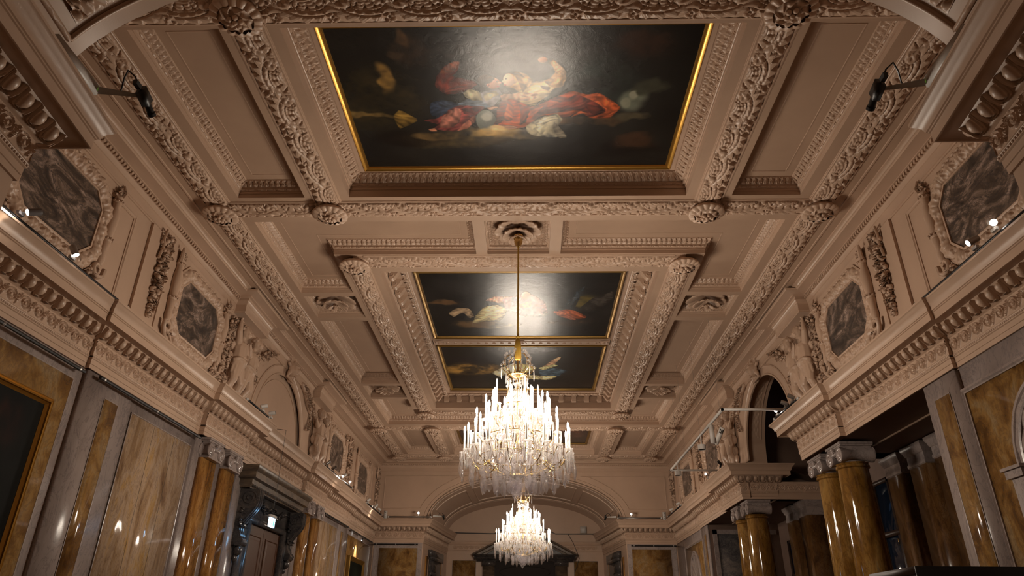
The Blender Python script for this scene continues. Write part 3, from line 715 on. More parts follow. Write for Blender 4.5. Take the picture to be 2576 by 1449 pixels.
# same soffit dressing on the near arch
mb = MB()
def varn(y): k = (YN - y) / (YN + 2.2); return 4.33 + (3.48 - 4.33) * k, 2.02 + (1.42 - 2.02) * k
for sx in (-1, 1):
    for (y0_, y1_, k0, k1, orn) in ((4.0, 4.72, 0.085, 0.19, True), (1.0, 3.6, 0.085, 0.20, False), (4.0, 4.72, 0.22, 0.42, False)):
        for (pa, pb, ya, yb2) in ((k0, k1, y0_, y0_), (k0, k1, y1_, y1_), (k0, k0, y0_, y1_), (k1, k1, y0_, y1_)):
            n = 14; pts = []
            for t_, y_ in zip(np.linspace(pa, pb, n) * PI, np.linspace(ya, yb2, n)):
                a_, b_ = varn(y_); pts.append((sx * (a_ - 0.01) * math.cos(t_), y_, 6.1 + (b_ - 0.01) * math.sin(t_)))
            mb.tube(pts, 0.03, 6)
        if orn:
            U = np.linspace(0, 1, 60)[:, None]; V = np.linspace(-1, 1, 30)[None]
            t_ = (k0 + 0.02 + (k1 - k0 - 0.04) * U) * PI; y_ = (y0_ + y1_) / 2 + V * 0.28; a_, b_ = varn(y_); D = 0.005 + acanthus(U * 1.0, V) * 0.07
            mb.grid(np.stack(np.broadcast_arrays(sx * (a_ - D) * np.cos(t_), y_ + 0 * U, 6.1 + (b_ - D) * np.sin(t_)), -1))
mb.build('trim_17', 'plaster', kind='structure', smooth=60)
# end-wall spandrel panels (raised mouldings) and archivolt line
mb = MB(); MO = [(-0.03, 0), (-0.03, 0.022), (-0.012, 0.03), (0.0, 0.012), (0.03, 0.012), (0.03, 0)]
for sx in (-1, 1):
    t = np.linspace(0.10, 0.98, 26); cur = [(4.62 * math.cos(x), 6.1 + 2.32 * math.sin(x)) for x in t if 6.1 + 2.32 * math.sin(x) < 7.97 and 6.1 + 2.32 * math.sin(x) > 6.56]
    P = [(6.2, 6.56), (6.2, 7.98), (2.5, 7.98)] + cur[::-1]
    P = [(sx * x, z) for x, z in P]
    if sx < 0: P = P[::-1]
    sweep(mb, P, MO, fFar, True)
arch_sweep(mb, YF, 4.30, 1.99, [(0.0, 0), (-0.0, 0.03), (-0.07, 0.03), (-0.08, 0.015), (-0.09, 0)], n=80)
mb.build('trim_18', 'plaster', kind='structure', smooth=40)
# discs at the arch springing
for (x, y, s_) in ((-4.12, 31.75, 'left'), (4.12, 31.75, 'right')):
    mb = MB(); mb.lathe([(0.26, 0.0), (0.26, 0.04), (0.22, 0.05), (0.20, 0.03), (0.12, 0.03), (0.09, 0.06), (0, 0.065)], 28, (0, 0, 0), (-np.sign(x), 0, 0.12))
    mb.build('plaster_roundel', 'plaster', loc=(x, y, 6.52), label='round plaster disc at the %s springing of the far arch' % s_, cat='roundel', group='plaster discs of the far arch')

# lower zone: grey marble facing strips, yellow panels -----------------------------------
def slab(mb, frame, a0, a1, b0, b1, h0, h1):
    c = frame(A([a0, a1]), A([b0, b1]), A([h0, h1])); mb.box(min(c[0][0], c[1][0]), max(c[0][0], c[1][0]), min(c[0][1], c[1][1]), max(c[0][1], c[1][1]), min(c[0][2], c[1][2]), max(c[0][2], c[1][2]))
def panel_frame(mb, frame, a0, a1, b0, b1, h, w_=0.05, d=0.02):
    sweep(mb, [(a0, b0), (a0, b1), (a1, b1), (a1, b0)], [(-0.0, h), (-0.0, h + d), (w_ * .4, h + d), (w_ * .6, h + d * .4), (w_, h + d * .4), (w_, h)], frame, True)
def mirY(a0, a1): return 36.2 - a1, 36.2 - a0
def lower(fr, name, items):
    """items: list of (kind, a0, a1, b0, b1, h0, h1)"""
    by = {}
    for it in items: by.setdefault(it[0], MB()); slab(by[it[0]], fr, *it[1:])
    return by
TOPZ = 5.15
for side, fr in (('left', fL), ('right', fR)):
    g = MB(); yl = MB(); ro = MB()
    spans = []
    for mir in (False, True):
        f_ = (lambda a, b: mirY(a, b)) if mir else (lambda a, b: (a, b))
        # end bay
        if side == 'left' or True:
            a, b = f_(YN, 9.69); slab(g, fr, a, b, 0, TOPZ, 0.0, 0.03)
        if side == 'left':
            a, b = f_(5.6, 9.5); a, b = f_(5.6, 9.52); slab(yl, fr, a, b, 0.9, 4.93, 0.03, 0.045)
            a, b = f_(YN + .05, 9.69)
        # strip pilaster
        a, b = f_(9.75, 10.62 if side == 'right' else 11.05); slab(g, fr, a, b, 0, TOPZ, 0.0, 0.075)
        a, b = f_(9.98, 10.4) if side == 'right' else f_(10.30, 10.70); slab(yl, fr, a, b, 0.9, 4.88, 0.07, 0.082)
        if side == 'left':
            a, b = f_(11.05, 13.55); slab(g, fr, a, b, 0, TOPZ, 0.0, 0.055)
            a, b = f_(11.13, 13.42); slab(ro, fr, a, b, 0.9, 4.9, 0.055, 0.068)
            a, b = f_(13.55, 15.75); slab(g, fr, a, b, 0, TOPZ, 0.0, 0.09)
    if side == 'left': slab(g, fr, 15.7, 16.7, 0, TOPZ, 0, 0.05); slab(g, fr, 19.5, 20.5, 0, TOPZ, 0, 0.05); slab(g, fr, 16.7, 19.5, 4.1, TOPZ, 0, 0.05)
    n0 = 20 if side == 'left' else 30
    g.build('trim_%d' % n0, 'grey', kind='structure', smooth=0); yl.build('trim_%d' % (n0 + 1), 'yellow', kind='structure', smooth=0)
    if side == 'left': ro.build('trim_%d' % (n0 + 2), 'rosy', kind='structure', smooth=0)
    mb = MB()
    for mir in (False, True):
        f_ = (lambda a, b: mirY(a, b)) if mir else (lambda a, b: (a, b))
        a, b = f_(9.98, 10.4) if side == 'right' else f_(10.30, 10.70); panel_frame(mb, fr, a, b, 0.9, 4.88, 0.075, 0.02, 0.012)
        if side == 'left':
            a, b = f_(11.13, 13.42); panel_frame(mb, fr, a, b, 0.9, 4.9, 0.055, 0.03, 0.025)
            a, b = f_(5.6, 9.52); panel_frame(mb, fr, a, b, 0.9, 4.93, 0.03, 0.03, 0.02)
    mb.build('trim_%d' % (n0 + 3), 'grey', kind='structure', smooth=30)
# thin dark joints on the rosy panels
mb = MB()
for y in (11.95, 12.72, 36.2 - 11.95, 36.2 - 12.72): slab(mb, fL, y - 0.004, y + 0.004, 0.9, 4.9, 0.06, 0.0695)
mb.build('trim_25', 'dark', kind='structure', smooth=0)
# far end wall and canted walls marble
mb = MB(); yl = MB()
for fr, nm in ((fFar, 'f'), (fNear, 'n')):
    for s0, s1 in ((-6.42, -4.36), (4.36, 6.42)):
        slab(mb, fr, s0, s1, 0, TOPZ, 0, 0.02)
        a, b = (s0 + 0.22, s1 - 0.18) if s0 < 0 else (s0 + 0.18, s1 - 0.22); slab(yl, fr, a, b, 0.9, 4.95, 0.02, 0.035)
        panel_frame(mb, fr, a, b, 0.9, 4.95, 0.02, 0.03, 0.022)
def fBack(a, b, h): return np.stack(np.broadcast_arrays(A(a), 35.76 - A(h), A(b)), -1)
for s0, s1 in ((-3.5, -2.35), (2.35, 3.5)): slab(yl, fBack, s0, s1, 0.9, 4.88, 0.0, 0.02); panel_frame(mb, fBack, s0, s1, 0.9, 4.88, 0.0, 0.03, 0.03)
mb.build('trim_26', 'grey', kind='structure', smooth=30); yl.build('trim_27', 'yellow', kind='structure', smooth=0)

# floor and skirting
mb = MB(); mb.grid(fPlan(A([[-7, -7], [10, 10]]), A([[-3, 37], [-3, 37]]), np.zeros((2, 2)))); mb.build('floor', 'floor', kind='structure', smooth=0)
mb = MB(); slab(mb, fL, YN, YF, 0, 0.35, 0.09, 0.13); mb.build('baseboard_left', 'dark', kind='structure', smooth=0)
mb = MB(); slab(mb, fR, YN, 10.62, 0, 0.35, 0.09, 0.13); slab(mb, fR, 25.58, YF, 0, 0.35, 0.09, 0.13); mb.build('baseboard_right', 'dark', kind='structure', smooth=0)

# ---------------------------------------------------------------- right-hand recess behind the columns
mb = MB(); XR = 8.9
for y0_, y1_, z1 in ((10.62, RB0 - 0.0, 5.2), (RB1, 25.58, 5.2)):
    mb.add([(6.5, y0_, z1), (XR, y0_, z1), (XR, y1_, z1), (6.5, y1_, z1)], [(0, 1, 2, 3)])
for y in (10.62, 25.58): mb.add([(6.5, y, 0), (XR, y, 0), (XR, y, 5.2), (6.5, y, 5.2)], [(0, 1, 2, 3)])
# upper side walls of the tall middle bay
for y, s_ in ((RB0 - 0.55, 1), (RB1 + 0.55, -1)): mb.add([(7.0, y, 5.2), (XR, y, 5.2), (XR, y, ZC), (7.0, y, ZC)], [(0, 1, 2, 3)])
for y0_, y1_ in ((RB0 - 0.55, RB0), (RB1, RB1 + 0.55)): mb.add([(6.5, y0_, 5.2), (XR, y0_, 5.2), (XR, y1_, 5.2), (6.5, y1_, 5.2)], [(0, 1, 2, 3)]); mb.add([(7.3, y0_, 6.1), (XR, y0_, 5.65), (XR, y1_, 5.65), (7.3, y1_, 6.1)], [(0, 1, 2, 3)])
mb.add([(7.0, RB0 - .55, ZC), (XR, RB0 - .55, ZC), (XR, RB1 + .55, ZC), (7.0, RB1 + .55, ZC)], [(0, 1, 2, 3)])
# back wall pieces round the three windows
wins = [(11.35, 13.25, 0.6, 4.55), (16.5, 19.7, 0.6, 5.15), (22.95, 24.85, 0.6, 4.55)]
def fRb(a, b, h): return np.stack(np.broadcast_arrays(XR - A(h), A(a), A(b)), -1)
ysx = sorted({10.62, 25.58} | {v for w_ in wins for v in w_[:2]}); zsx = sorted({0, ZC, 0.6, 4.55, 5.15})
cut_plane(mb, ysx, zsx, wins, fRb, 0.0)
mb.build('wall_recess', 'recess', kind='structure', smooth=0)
mb = MB()
t = np.linspace(0, PI, 60)      # arch soffit with panel
e = ell(YC, 6.15, 2.16, 2.04, 60)
mb.grid(np.stack([np.stack([np.full(60, x), e[:, 0], e[:, 1]], -1) for x in (6.5, 7.08)], 1))
eo = ell(YC, 6.15, 2.9, 2.4, 60)
mb.grid(np.stack([np.stack([np.full(60, 7.08), e[:, 0], e[:, 1]], -1), np.stack([np.full(60, 7.08), eo[:, 0], np.minimum(eo[:, 1], ZC)], -1)], 1))
for s_ in (-1, 1):
    yb = YC + s_ * 2.16; yo = YC + s_ * 2.9
    mb.box(6.5, 7.08, min(yb, yo), max(yb, yo), 6.05, 6.16)
for x in (6.62, 6.96):
    mb.tube(np.stack([np.full(52, x), ell(YC, 6.15, 2.15, 2.03, 52, 0.32, PI - 0.32)[:, 0], ell(YC, 6.15, 2.15, 2.03, 52, 0.32, PI - 0.32)[:, 1]], -1), 0.018, 6)
tt = np.linspace(0.34, PI - 0.34, 300)[:, None]; vv = np.linspace(-1, 1, 11)[None]; D = 0.02 * (0.5 + 0.5 * np.cos(vv * 2.2 * PI) * np.cos((tt - 0.34) * 2.1 / 0.12 * PI)) * (np.abs(vv) < 0.9)
mb.grid(np.stack(np.broadcast_arrays(6.79 + vv * 0.12 + 0 * tt, YC + (2.16 - D) * np.cos(tt), 6.15 + (2.04 - D) * np.sin(tt)), -1))
mb.build('trim_40', 'plaster', kind='structure', smooth=40)
mb = MB(); panel_frame(mb, fRb, 16.6, 19.6, 5.9, 7.9, 0.0, 0.12, 0.03); panel_frame(mb, fRb, 15.6, 20.6, 5.75, 8.2, 0.0, 0.04, 0.03)
for y, s_ in ((10.62, 1), (25.58, -1)):
    mb.box(6.6, 6.75, min(y, y + s_ * .03), max(y, y + s_ * .03), 0, 5.0); mb.box(6.6, 8.8, min(y, y + s_ * .03), max(y, y + s_ * .03), 4.85, 5.0)
mb.build('trim_41', 'grey', kind='structure', smooth=20)
mb = MB()
for y, s_ in ((10.62, 1), (25.58, -1)): mb.box(6.75, 8.6, min(y, y + s_ * .015), max(y, y + s_ * .015), 0.9, 4.85)
mb.build('trim_42', 'dark', kind='structure', smooth=0)
for i, (y0_, y1_, z0, z1) in enumerate(wins):
    wn = empty('window_%d' % (i + 1), (XR + 0.02, (y0_ + y1_) / 2, z0)); wn['kind'] = 'structure'
    W = (y1_ - y0_); H = z1 - z0; fr = MB()
    def rb(a, b, c, d, x0=-0.05, x1=0.06): fr.box(x0, x1, a - W / 2, b - W / 2, c, d)
    rb(0, .09, 0, H); rb(W - .09, W, 0, H); rb(0, W, 0, .1); rb(0, W, H - .1, H)
    nd = 2 if W < 2.5 else 4
    for k in range(1, nd): rb(W * k / nd - .05, W * k / nd + .05, 0, H)
    rb(0, W, H * .72 - .06, H * .72 + .06, -0.07)
    for k in range(nd):
        for zz in (H * .24, H * .48): rb(W * k / nd, W * (k + 1) / nd, zz - .02, zz + .02, -0.02, 0.03)
    fr.build('window_frame', 'darkwood', wn, smooth=0)
    g = MB(); g.box(0.0, 0.015, -W / 2, W / 2, 0, H); g.build('window_glass', 'glass', wn, smooth=0)
    for k in range(1, nd):
        for zz in (1.5, 3.0):
            h_ = MB(); h_.box(-0.085, -0.07, W * k / nd - W / 2 + 0.02, W * k / nd - W / 2 + 0.045, zz, zz + 0.14); h_.build('brass_hinge', 'brass', wn, smooth=0)
# bounding shell outside so that no daylight leaks in
# ---------------------------------------------------------------- pictures on the ceiling
P1=[('e',0.087,0.477,0.15,0.201,(50,42,24),1),('e',0.069,0.565,0.08,0.016,(125,98,50),1),('e',0.485,0.196,0.202,0.17,(62,54,50),1),('e',0.729,0.38,0.132,0.15,(38,46,40),1),('e',0.137,0.314,0.022,0.08,(150,112,52),0.6),('e',0.861,0.475,0.043,0.077,(100,104,88),0.7),('e',0.9,0.393,0.046,0.055,(50,50,38),0.8),('e',0.215,0.165,0.043,0.09,(52,38,26),0.9),('e',0.857,0.125,0.07,0.071,(46,30,22),0.9),('e',0.328,0.759,0.177,0.083,(105,84,45),0.7),('e',0.476,0.713,0.108,0.049,(150,118,62),0.6),('e',0.72,0.619,0.113,0.036,(105,72,40),0.7),('e',0.16,0.755,0.101,0.078,(20,15,12),0.6),('e',0.666,0.843,0.299,0.087,(16,12,10),0.7),('e',0.896,0.792,0.063,0.067,(55,36,24),0.8),('p',[(0.13,0.576),(0.153,0.527),(0.206,0.608),(0.16,0.659),(0.138,0.674)],(120,92,38)),('p',[(0.272,0.37),(0.281,0.3),(0.316,0.224),(0.353,0.209),(0.342,0.275),(0.322,0.301),(0.388,0.337),(0.394,0.364),(0.346,0.417),(0.295,0.426)],(112,46,36)),('p',[(0.285,0.296),(0.302,0.257),(0.331,0.208),(0.353,0.209),(0.339,0.267)],(150,78,52)),('p',[(0.292,0.416),(0.322,0.371),(0.373,0.346),(0.387,0.359),(0.347,0.408)],(150,68,52)),('p',[(0.25,0.481),(0.281,0.458),(0.327,0.483),(0.341,0.512),(0.289,0.59),(0.252,0.599),(0.243,0.549)],(42,52,70)),('p',[(0.328,0.492),(0.367,0.455),(0.421,0.485),(0.432,0.523),(0.341,0.517)],(105,120,138)),('p',[(0.214,0.608),(0.264,0.599),(0.313,0.521),(0.342,0.502),(0.416,0.513),(0.382,0.571),(0.315,0.704),(0.245,0.681),(0.261,0.64)],(140,60,54)),('p',[(0.281,0.579),(0.321,0.521),(0.34,0.531),(0.331,0.621),(0.3,0.672),(0.259,0.666)],(186,112,92)),('p',[(0.334,0.652),(0.378,0.571),(0.381,0.602),(0.357,0.673),(0.315,0.699)],(190,110,85)),('p',[(0.4,0.409),(0.455,0.388),(0.467,0.429),(0.436,0.514),(0.402,0.484)],(150,148,152)),('p',[(0.35,0.418),(0.371,0.386),(0.4,0.409),(0.406,0.47),(0.382,0.474),(0.356,0.446)],(214,200,152)),('p',[(0.408,0.419),(0.447,0.401),(0.454,0.429),(0.414,0.475)],(205,190,150)),('e',0.414,0.338,0.021,0.033,(44,32,24),0.25),('e',0.44,0.352,0.02,0.037,(192,140,112),0.2),('e',0.411,0.618,0.031,0.081,(92,96,86),0.12),('e',0.424,0.592,0.017,0.039,(168,166,150),0.6),('p',[(0.471,0.339),(0.476,0.291),(0.498,0.275),(0.531,0.288),(0.558,0.341),(0.539,0.431),(0.512,0.412),(0.497,0.384),(0.478,0.384)],(188,148,92)),('e',0.485,0.332,0.016,0.043,(212,166,128),0.2),('p',[(0.5,0.43),(0.546,0.35),(0.599,0.329),(0.619,0.378),(0.593,0.451),(0.554,0.516),(0.511,0.487)],(214,184,124)),('p',[(0.573,0.368),(0.603,0.378),(0.6,0.405),(0.581,0.395)],(90,60,45)),('p',[(0.584,0.342),(0.61,0.307),(0.615,0.273),(0.597,0.219),(0.611,0.206),(0.642,0.265),(0.65,0.334),(0.63,0.378),(0.603,0.378)],(202,152,96)),('e',0.58,0.206,0.013,0.018,(194,134,96),0.2),('p',[(0.458,0.429),(0.531,0.417),(0.554,0.422),(0.566,0.455),(0.554,0.471),(0.46,0.474)],(212,164,126)),('p',[(0.427,0.68),(0.451,0.553),(0.456,0.485),(0.48,0.458),(0.507,0.468),(0.554,0.526),(0.616,0.451),(0.665,0.406),(0.712,0.435),(0.746,0.422),(0.797,0.493),(0.817,0.532),(0.788,0.605),(0.732,0.609),(0.69,0.553),(0.659,0.597),(0.578,0.576),(0.534,0.672),(0.489,0.687)],(160,70,34)),('p',[(0.555,0.585),(0.578,0.527),(0.632,0.461),(0.685,0.434),(0.734,0.482),(0.777,0.55),(0.731,0.599),(0.693,0.544),(0.634,0.557)],(112,40,26)),('p',[(0.46,0.495),(0.484,0.467),(0.499,0.525),(0.49,0.624),(0.449,0.623)],(188,92,50)),('p',[(0.732,0.454),(0.75,0.426),(0.789,0.493),(0.811,0.531),(0.789,0.561)],(196,84,36)),('p',[(0.667,0.598),(0.693,0.548),(0.731,0.579),(0.698,0.568)],(206,92,38)),('p',[(0.534,0.651),(0.571,0.606),(0.626,0.562),(0.646,0.617),(0.621,0.689),(0.639,0.754),(0.559,0.741),(0.534,0.709)],(160,150,120)),('p',[(0.551,0.688),(0.591,0.626),(0.604,0.668),(0.58,0.731)],(196,186,150)),('p',[(0.448,0.654),(0.489,0.655),(0.51,0.677),(0.477,0.692)],(200,140,100)),('p',[(0.414,0.523),(0.436,0.504),(0.454,0.519),(0.427,0.538)],(205,150,115)),('p',[(0.227,0.676),(0.25,0.671),(0.257,0.698),(0.232,0.697)],(190,120,85))]
P2=[('e',0.441,0.213,0.326,0.146,(40,38,36),1),('e',0.1,0.433,0.076,0.044,(95,68,42),0.8),('e',0.845,0.418,0.088,0.098,(92,78,32),0.7),('e',0.318,0.789,0.191,0.067,(105,78,45),0.7),('e',0.756,0.746,0.13,0.049,(70,52,38),0.8),('p',[(0.1,0.594),(0.156,0.503),(0.225,0.513),(0.245,0.647),(0.215,0.679),(0.186,0.574),(0.13,0.657)],(160,134,102)),('p',[(0.224,0.766),(0.254,0.616),(0.303,0.493),(0.374,0.455),(0.431,0.524),(0.394,0.712),(0.321,0.712)],(200,180,120)),('p',[(0.315,0.396),(0.358,0.34),(0.438,0.331),(0.471,0.397),(0.401,0.445),(0.355,0.416)],(196,136,98)),('p',[(0.404,0.359),(0.552,0.286),(0.634,0.417),(0.652,0.617),(0.538,0.659),(0.419,0.555)],(150,100,92)),('p',[(0.452,0.34),(0.499,0.341),(0.49,0.475),(0.456,0.475)],(70,80,120)),('p',[(0.49,0.455),(0.566,0.398),(0.559,0.495),(0.504,0.515)],(200,150,90)),('e',0.532,0.322,0.024,0.057,(190,140,105),0.3),('p',[(0.672,0.566),(0.761,0.526),(0.819,0.577),(0.874,0.661),(0.791,0.714),(0.709,0.639)],(160,76,42)),('p',[(0.726,0.516),(0.741,0.38),(0.836,0.164),(0.809,0.38),(0.789,0.526)],(36,44,50)),('p',[(0.81,0.536),(0.875,0.362),(0.991,0.244),(0.987,0.419),(0.875,0.577)],(46,42,38))]
P3=[('e',0.152,0.509,0.197,0.139,(170,125,56),0.8),('e',0.247,0.319,0.216,0.086,(26,22,24),0.5),('e',0.537,0.088,0.207,0.093,(90,84,88),0.9),('e',0.911,0.362,0.074,0.072,(40,32,30),0.5),('p',[(0.294,0.601),(0.358,0.479),(0.454,0.362),(0.503,0.479),(0.406,0.632),(0.343,0.696)],(206,190,150)),('p',[(0.479,0.362),(0.537,0.391),(0.605,0.479),(0.536,0.601),(0.468,0.539)],(205,180,110)),('p',[(0.605,0.524),(0.706,0.464),(0.811,0.539),(0.746,0.679),(0.624,0.68)],(58,74,86)),('p',[(0.493,0.617),(0.624,0.664),(0.746,0.679),(0.679,0.777),(0.536,0.744)],(204,184,130)),('p',[(0.621,0.479),(0.732,0.222),(0.753,0.235),(0.705,0.42),(0.656,0.524)],(198,148,108)),('p',[(0.605,0.479),(0.704,0.391),(0.738,0.42),(0.639,0.539)],(210,196,130))]
P1+=[('e',0.419,0.325,0.021,0.03,(58,40,28),0.2),('e',0.41,0.351,0.012,0.027,(48,34,24),0.2),('e',0.434,0.321,0.011,0.014,(66,46,32),0.2),('e',0.451,0.341,0.002,0.005,(58,34,28),0.2),('e',0.459,0.349,0.005,0.008,(204,150,122),0.2),('e',0.454,0.374,0.004,0.006,(150,72,62),0.2),('e',0.425,0.365,0.004,0.01,(176,120,98),0.2),('e',0.477,0.324,0.003,0.005,(64,40,30),0.2),('e',0.469,0.341,0.004,0.008,(220,176,140),0.2),('e',0.474,0.364,0.004,0.005,(160,84,68),0.2),('p',[(0.489,0.279),(0.517,0.284),(0.539,0.341),(0.527,0.421),(0.518,0.376),(0.505,0.309)],(160,122,74)),('p',[(0.518,0.305),(0.554,0.341),(0.539,0.385),(0.526,0.349)],(206,170,112)),('p',[(0.516,0.421),(0.539,0.431),(0.558,0.422),(0.566,0.441),(0.539,0.449),(0.519,0.442)],(222,176,140)),('p',[(0.546,0.431),(0.568,0.422),(0.569,0.436),(0.55,0.445)],(214,164,128)),('p',[(0.599,0.342),(0.628,0.308),(0.648,0.33),(0.638,0.379),(0.611,0.387)],(196,152,98)),('p',[(0.612,0.231),(0.631,0.257),(0.636,0.308),(0.617,0.29)],(212,164,112)),('p',[(0.452,0.485),(0.473,0.462),(0.477,0.524),(0.461,0.624),(0.436,0.664)],(120,50,26)),('p',[(0.511,0.496),(0.546,0.526),(0.534,0.625),(0.51,0.656),(0.519,0.574)],(118,46,26)),('p',[(0.601,0.47),(0.654,0.424),(0.677,0.434),(0.632,0.489),(0.594,0.527)],(176,70,34)),('p',[(0.703,0.5),(0.755,0.521),(0.773,0.56),(0.731,0.579)],(92,34,22)),('p',[(0.341,0.521),(0.404,0.523),(0.383,0.562),(0.346,0.571)],(120,44,42)),('p',[(0.264,0.481),(0.296,0.468),(0.322,0.502),(0.285,0.52)],(58,70,92)),('p',[(0.355,0.469),(0.398,0.465),(0.421,0.494),(0.381,0.503)],(130,146,162)),('p',[(0.559,0.626),(0.619,0.577),(0.635,0.607),(0.595,0.637),(0.567,0.688)],(206,196,160)),('p',[(0.619,0.627),(0.637,0.669),(0.664,0.754),(0.639,0.765),(0.617,0.689)],(120,110,90)),('e',0.246,0.735,0.067,0.033,(120,92,50),0.6),('e',0.393,0.727,0.05,0.031,(176,140,76),0.6),('e',0.447,0.696,0.038,0.024,(190,160,100),0.6),('e',0.859,0.592,0.048,0.03,(70,62,44),0.7),('e',0.866,0.438,0.015,0.028,(130,128,108),0.6),('e',0.844,0.494,0.019,0.038,(120,120,100),0.5),('e',0.198,0.086,0.017,0.046,(80,58,36),0.7),('e',0.176,0.188,0.015,0.025,(60,46,32),0.8)]
def raster(items, base, nx, ny, seed, wob=0.02):
    r = np.random.RandomState(seed); X, Y = np.meshgrid((np.arange(nx) + .5) / nx, (np.arange(ny) + .5) / ny, indexing='ij')
    def nz(k):
        g = r.rand(k + 3, k + 3); xi = X * k; yi = Y * k * 0.7; x0 = xi.astype(int); y0 = yi.astype(int); fx_, fy_ = xi - x0, yi - y0
        fx_ = fx_ * fx_ * (3 - 2 * fx_); fy_ = fy_ * fy_ * (3 - 2 * fy_)
        return (g[x0, y0] * (1 - fx_) + g[x0 + 1, y0] * fx_) * (1 - fy_) + (g[x0, y0 + 1] * (1 - fx_) + g[x0 + 1, y0 + 1] * fx_) * fy_
    n1 = nz(7) * .5 + nz(15) * .3 + nz(34) * .2 - .5; n2 = nz(9) * .5 + nz(21) * .3 + nz(50) * .2 - .5; n3 = nz(40) * .5 + nz(80) * .5 - .5; n4 = nz(5) - .5
    Xw, Yw = X + wob * n1 * 1.6, Y + wob * 1.6 * n2
    img = A(base)[None, None] * (1 + 0.5 * n1 + 0.7 * n4)[..., None]
    def put(mask, col, shade):
        nonlocal img
        c = A(col)[None, None] * (1 + shade)[..., None]; img = img * (1 - mask[..., None]) + c * mask[..., None]
    for it in items:
        if it[0] == 'e':
            _, cx, cy_, rx, ry, col, soft = it; Q = X if soft < .35 else Xw + n1 * wob * 4 * soft; W_ = Y if soft < .35 else Yw + n2 * wob * 4 * soft
            d = np.sqrt(((Q - cx) / max(rx, 1e-3)) ** 2 + ((W_ - cy_) / max(ry, 1e-3)) ** 2)
            m_ = np.clip((1 + soft * .5 - d) / max(soft, .05), 0, 1); m_ = m_ * m_ * (3 - 2 * m_)
            if soft > .35: m_ = m_ * np.clip(.75 + 1.7 * (n1 + .5 * n2 + .25 * n3), 0.1, 1)
            sh = (-.35 * ((X - cx) / rx * .5 + (Y - cy_) / ry * .6) if soft < .35 else .5 * n2) * 1.0
            put(m_ * (.85 if soft > .35 else 1), col, sh)
        else:
            P = A(it[1]); n = len(P); P = P if False else P
            # round the outline once
            P = np.stack([P * .86 + np.roll(P, -1, 0) * .14, P * .14 + np.roll(P, -1, 0) * .86], 1).reshape(-1, 2); n = len(P)
            x0, x1 = P[:, 0].min() - .02, P[:, 0].max() + .02
            ins = np.zeros(X.shape, bool); dm = np.full(X.shape, 9.0); qx, qy = X + n3 * .006, Y + n3 * .008
            for i in range(n):
                a, b = P[i], P[(i + 1) % n]
                c = ((a[1] > qy) != (b[1] > qy)); xx = (b[0] - a[0]) * (qy - a[1]) / ((b[1] - a[1]) or 1e-9) + a[0]; ins ^= c & (qx < xx)
                e = b - a; t_ = np.clip(((qx - a[0]) * e[0] + (qy - a[1]) * e[1]) / (e @ e + 1e-12), 0, 1)
                dm = np.minimum(dm, np.hypot(qx - a[0] - t_ * e[0], (qy - a[1] - t_ * e[1]) * .7))
            sd = np.where(ins, dm, -dm); m_ = np.clip(sd / .0035 + .5, 0, 1)
            C = P.mean(0); ang = r.rand() * PI
            w1 = np.sin(((X - C[0]) * math.cos(ang) + (Y - C[1]) * math.sin(ang) * .6) * 85 + n1 * 16 + n2 * 10); fold = .17 * np.sign(w1) * np.abs(w1) ** .8 + .12 * np.sin(((X - C[0]) * math.cos(ang + .5) + (Y - C[1]) * math.sin(ang + .5)) * 260 + n2 * 30)
            sh = fold + .35 * np.clip(sd / .03, 0, 1) - .28 + n3 * .25 - (Y - C[1]) * 1.2
            put(m_, it[2], sh)
    img = np.clip(img * (1 + .12 * n3[..., None]), 2, 250) / 255
    img = img * .9 + .1 * img.mean(-1, keepdims=True)
    return np.clip(1.6 * np.where(img <= .04045, img / 12.92, ((img + .055) / 1.055) ** 2.4), 0, .9)
def canvas_mat():
    m, nt, b = mat('varnished_canvas'); at = node(nt, 'ShaderNodeVertexColor', layer_name='paint')
    nt.links.new(at.outputs[0], b.inputs['Base Color']); b.inputs['Roughness'].default_value = 0.27; b.inputs['Specular IOR Level'].default_value = 0.5
    v = coords(nt); wv = noise(nt, v, 5, 5, 0.7, 1.0); w2 = noise(nt, v, 120, 2)
    ad = node(nt, 'ShaderNodeMath', operation='MULTIPLY_ADD'); nt.links.new(w2, ad.inputs[0]); ad.inputs[1].default_value = 0.12; nt.links.new(wv, ad.inputs[2])
    bump(nt, b, ad.outputs[0], 0.16, 0.02); return m
M['canvas'] = canvas_mat()
M['matt_canvas'] = M['canvas'].copy(); _b = M['matt_canvas'].node_tree.nodes['Principled BSDF']; _b.inputs['Specular IOR Level'].default_value = 0.06; _b.inputs['Roughness'].default_value = 0.6
def canvas(name, frame, a0, a1, b0, b1, h, items, base, nx, seed, parent, m='canvas'):
    ny = int(nx * abs((b1 - b0) / (a1 - a0))); C = raster(items, base, nx, ny, seed)
    me = bpy.data.meshes.new(name); gx = np.linspace(a0, a1, nx); gy = np.linspace(b0, b1, ny); GX, GY = np.meshgrid(gx, gy, indexing='ij')
    mb = MB(); mb.grid(frame(GX, GY, h * np.ones(GX.shape))); fill(me, mb.V, mb.F); me.materials.append(M[m])
    ca = me.color_attributes.new('paint', 'FLOAT_COLOR', 'POINT'); ca.data.foreach_set('color', np.concatenate([C, np.ones(C.shape[:2] + (1,))], -1).astype(np.float32).reshape(-1))
    return link(name, me, parent)
DARK = (24, 22, 19)
P4 = [('e', .15, .5, .2, .3, (60, 40, 34), 1), ('e', .85, .5, .12, .25, (120, 70, 52), .8), ('e', .5, .5, .2, .3, (90, 80, 70), .8)]
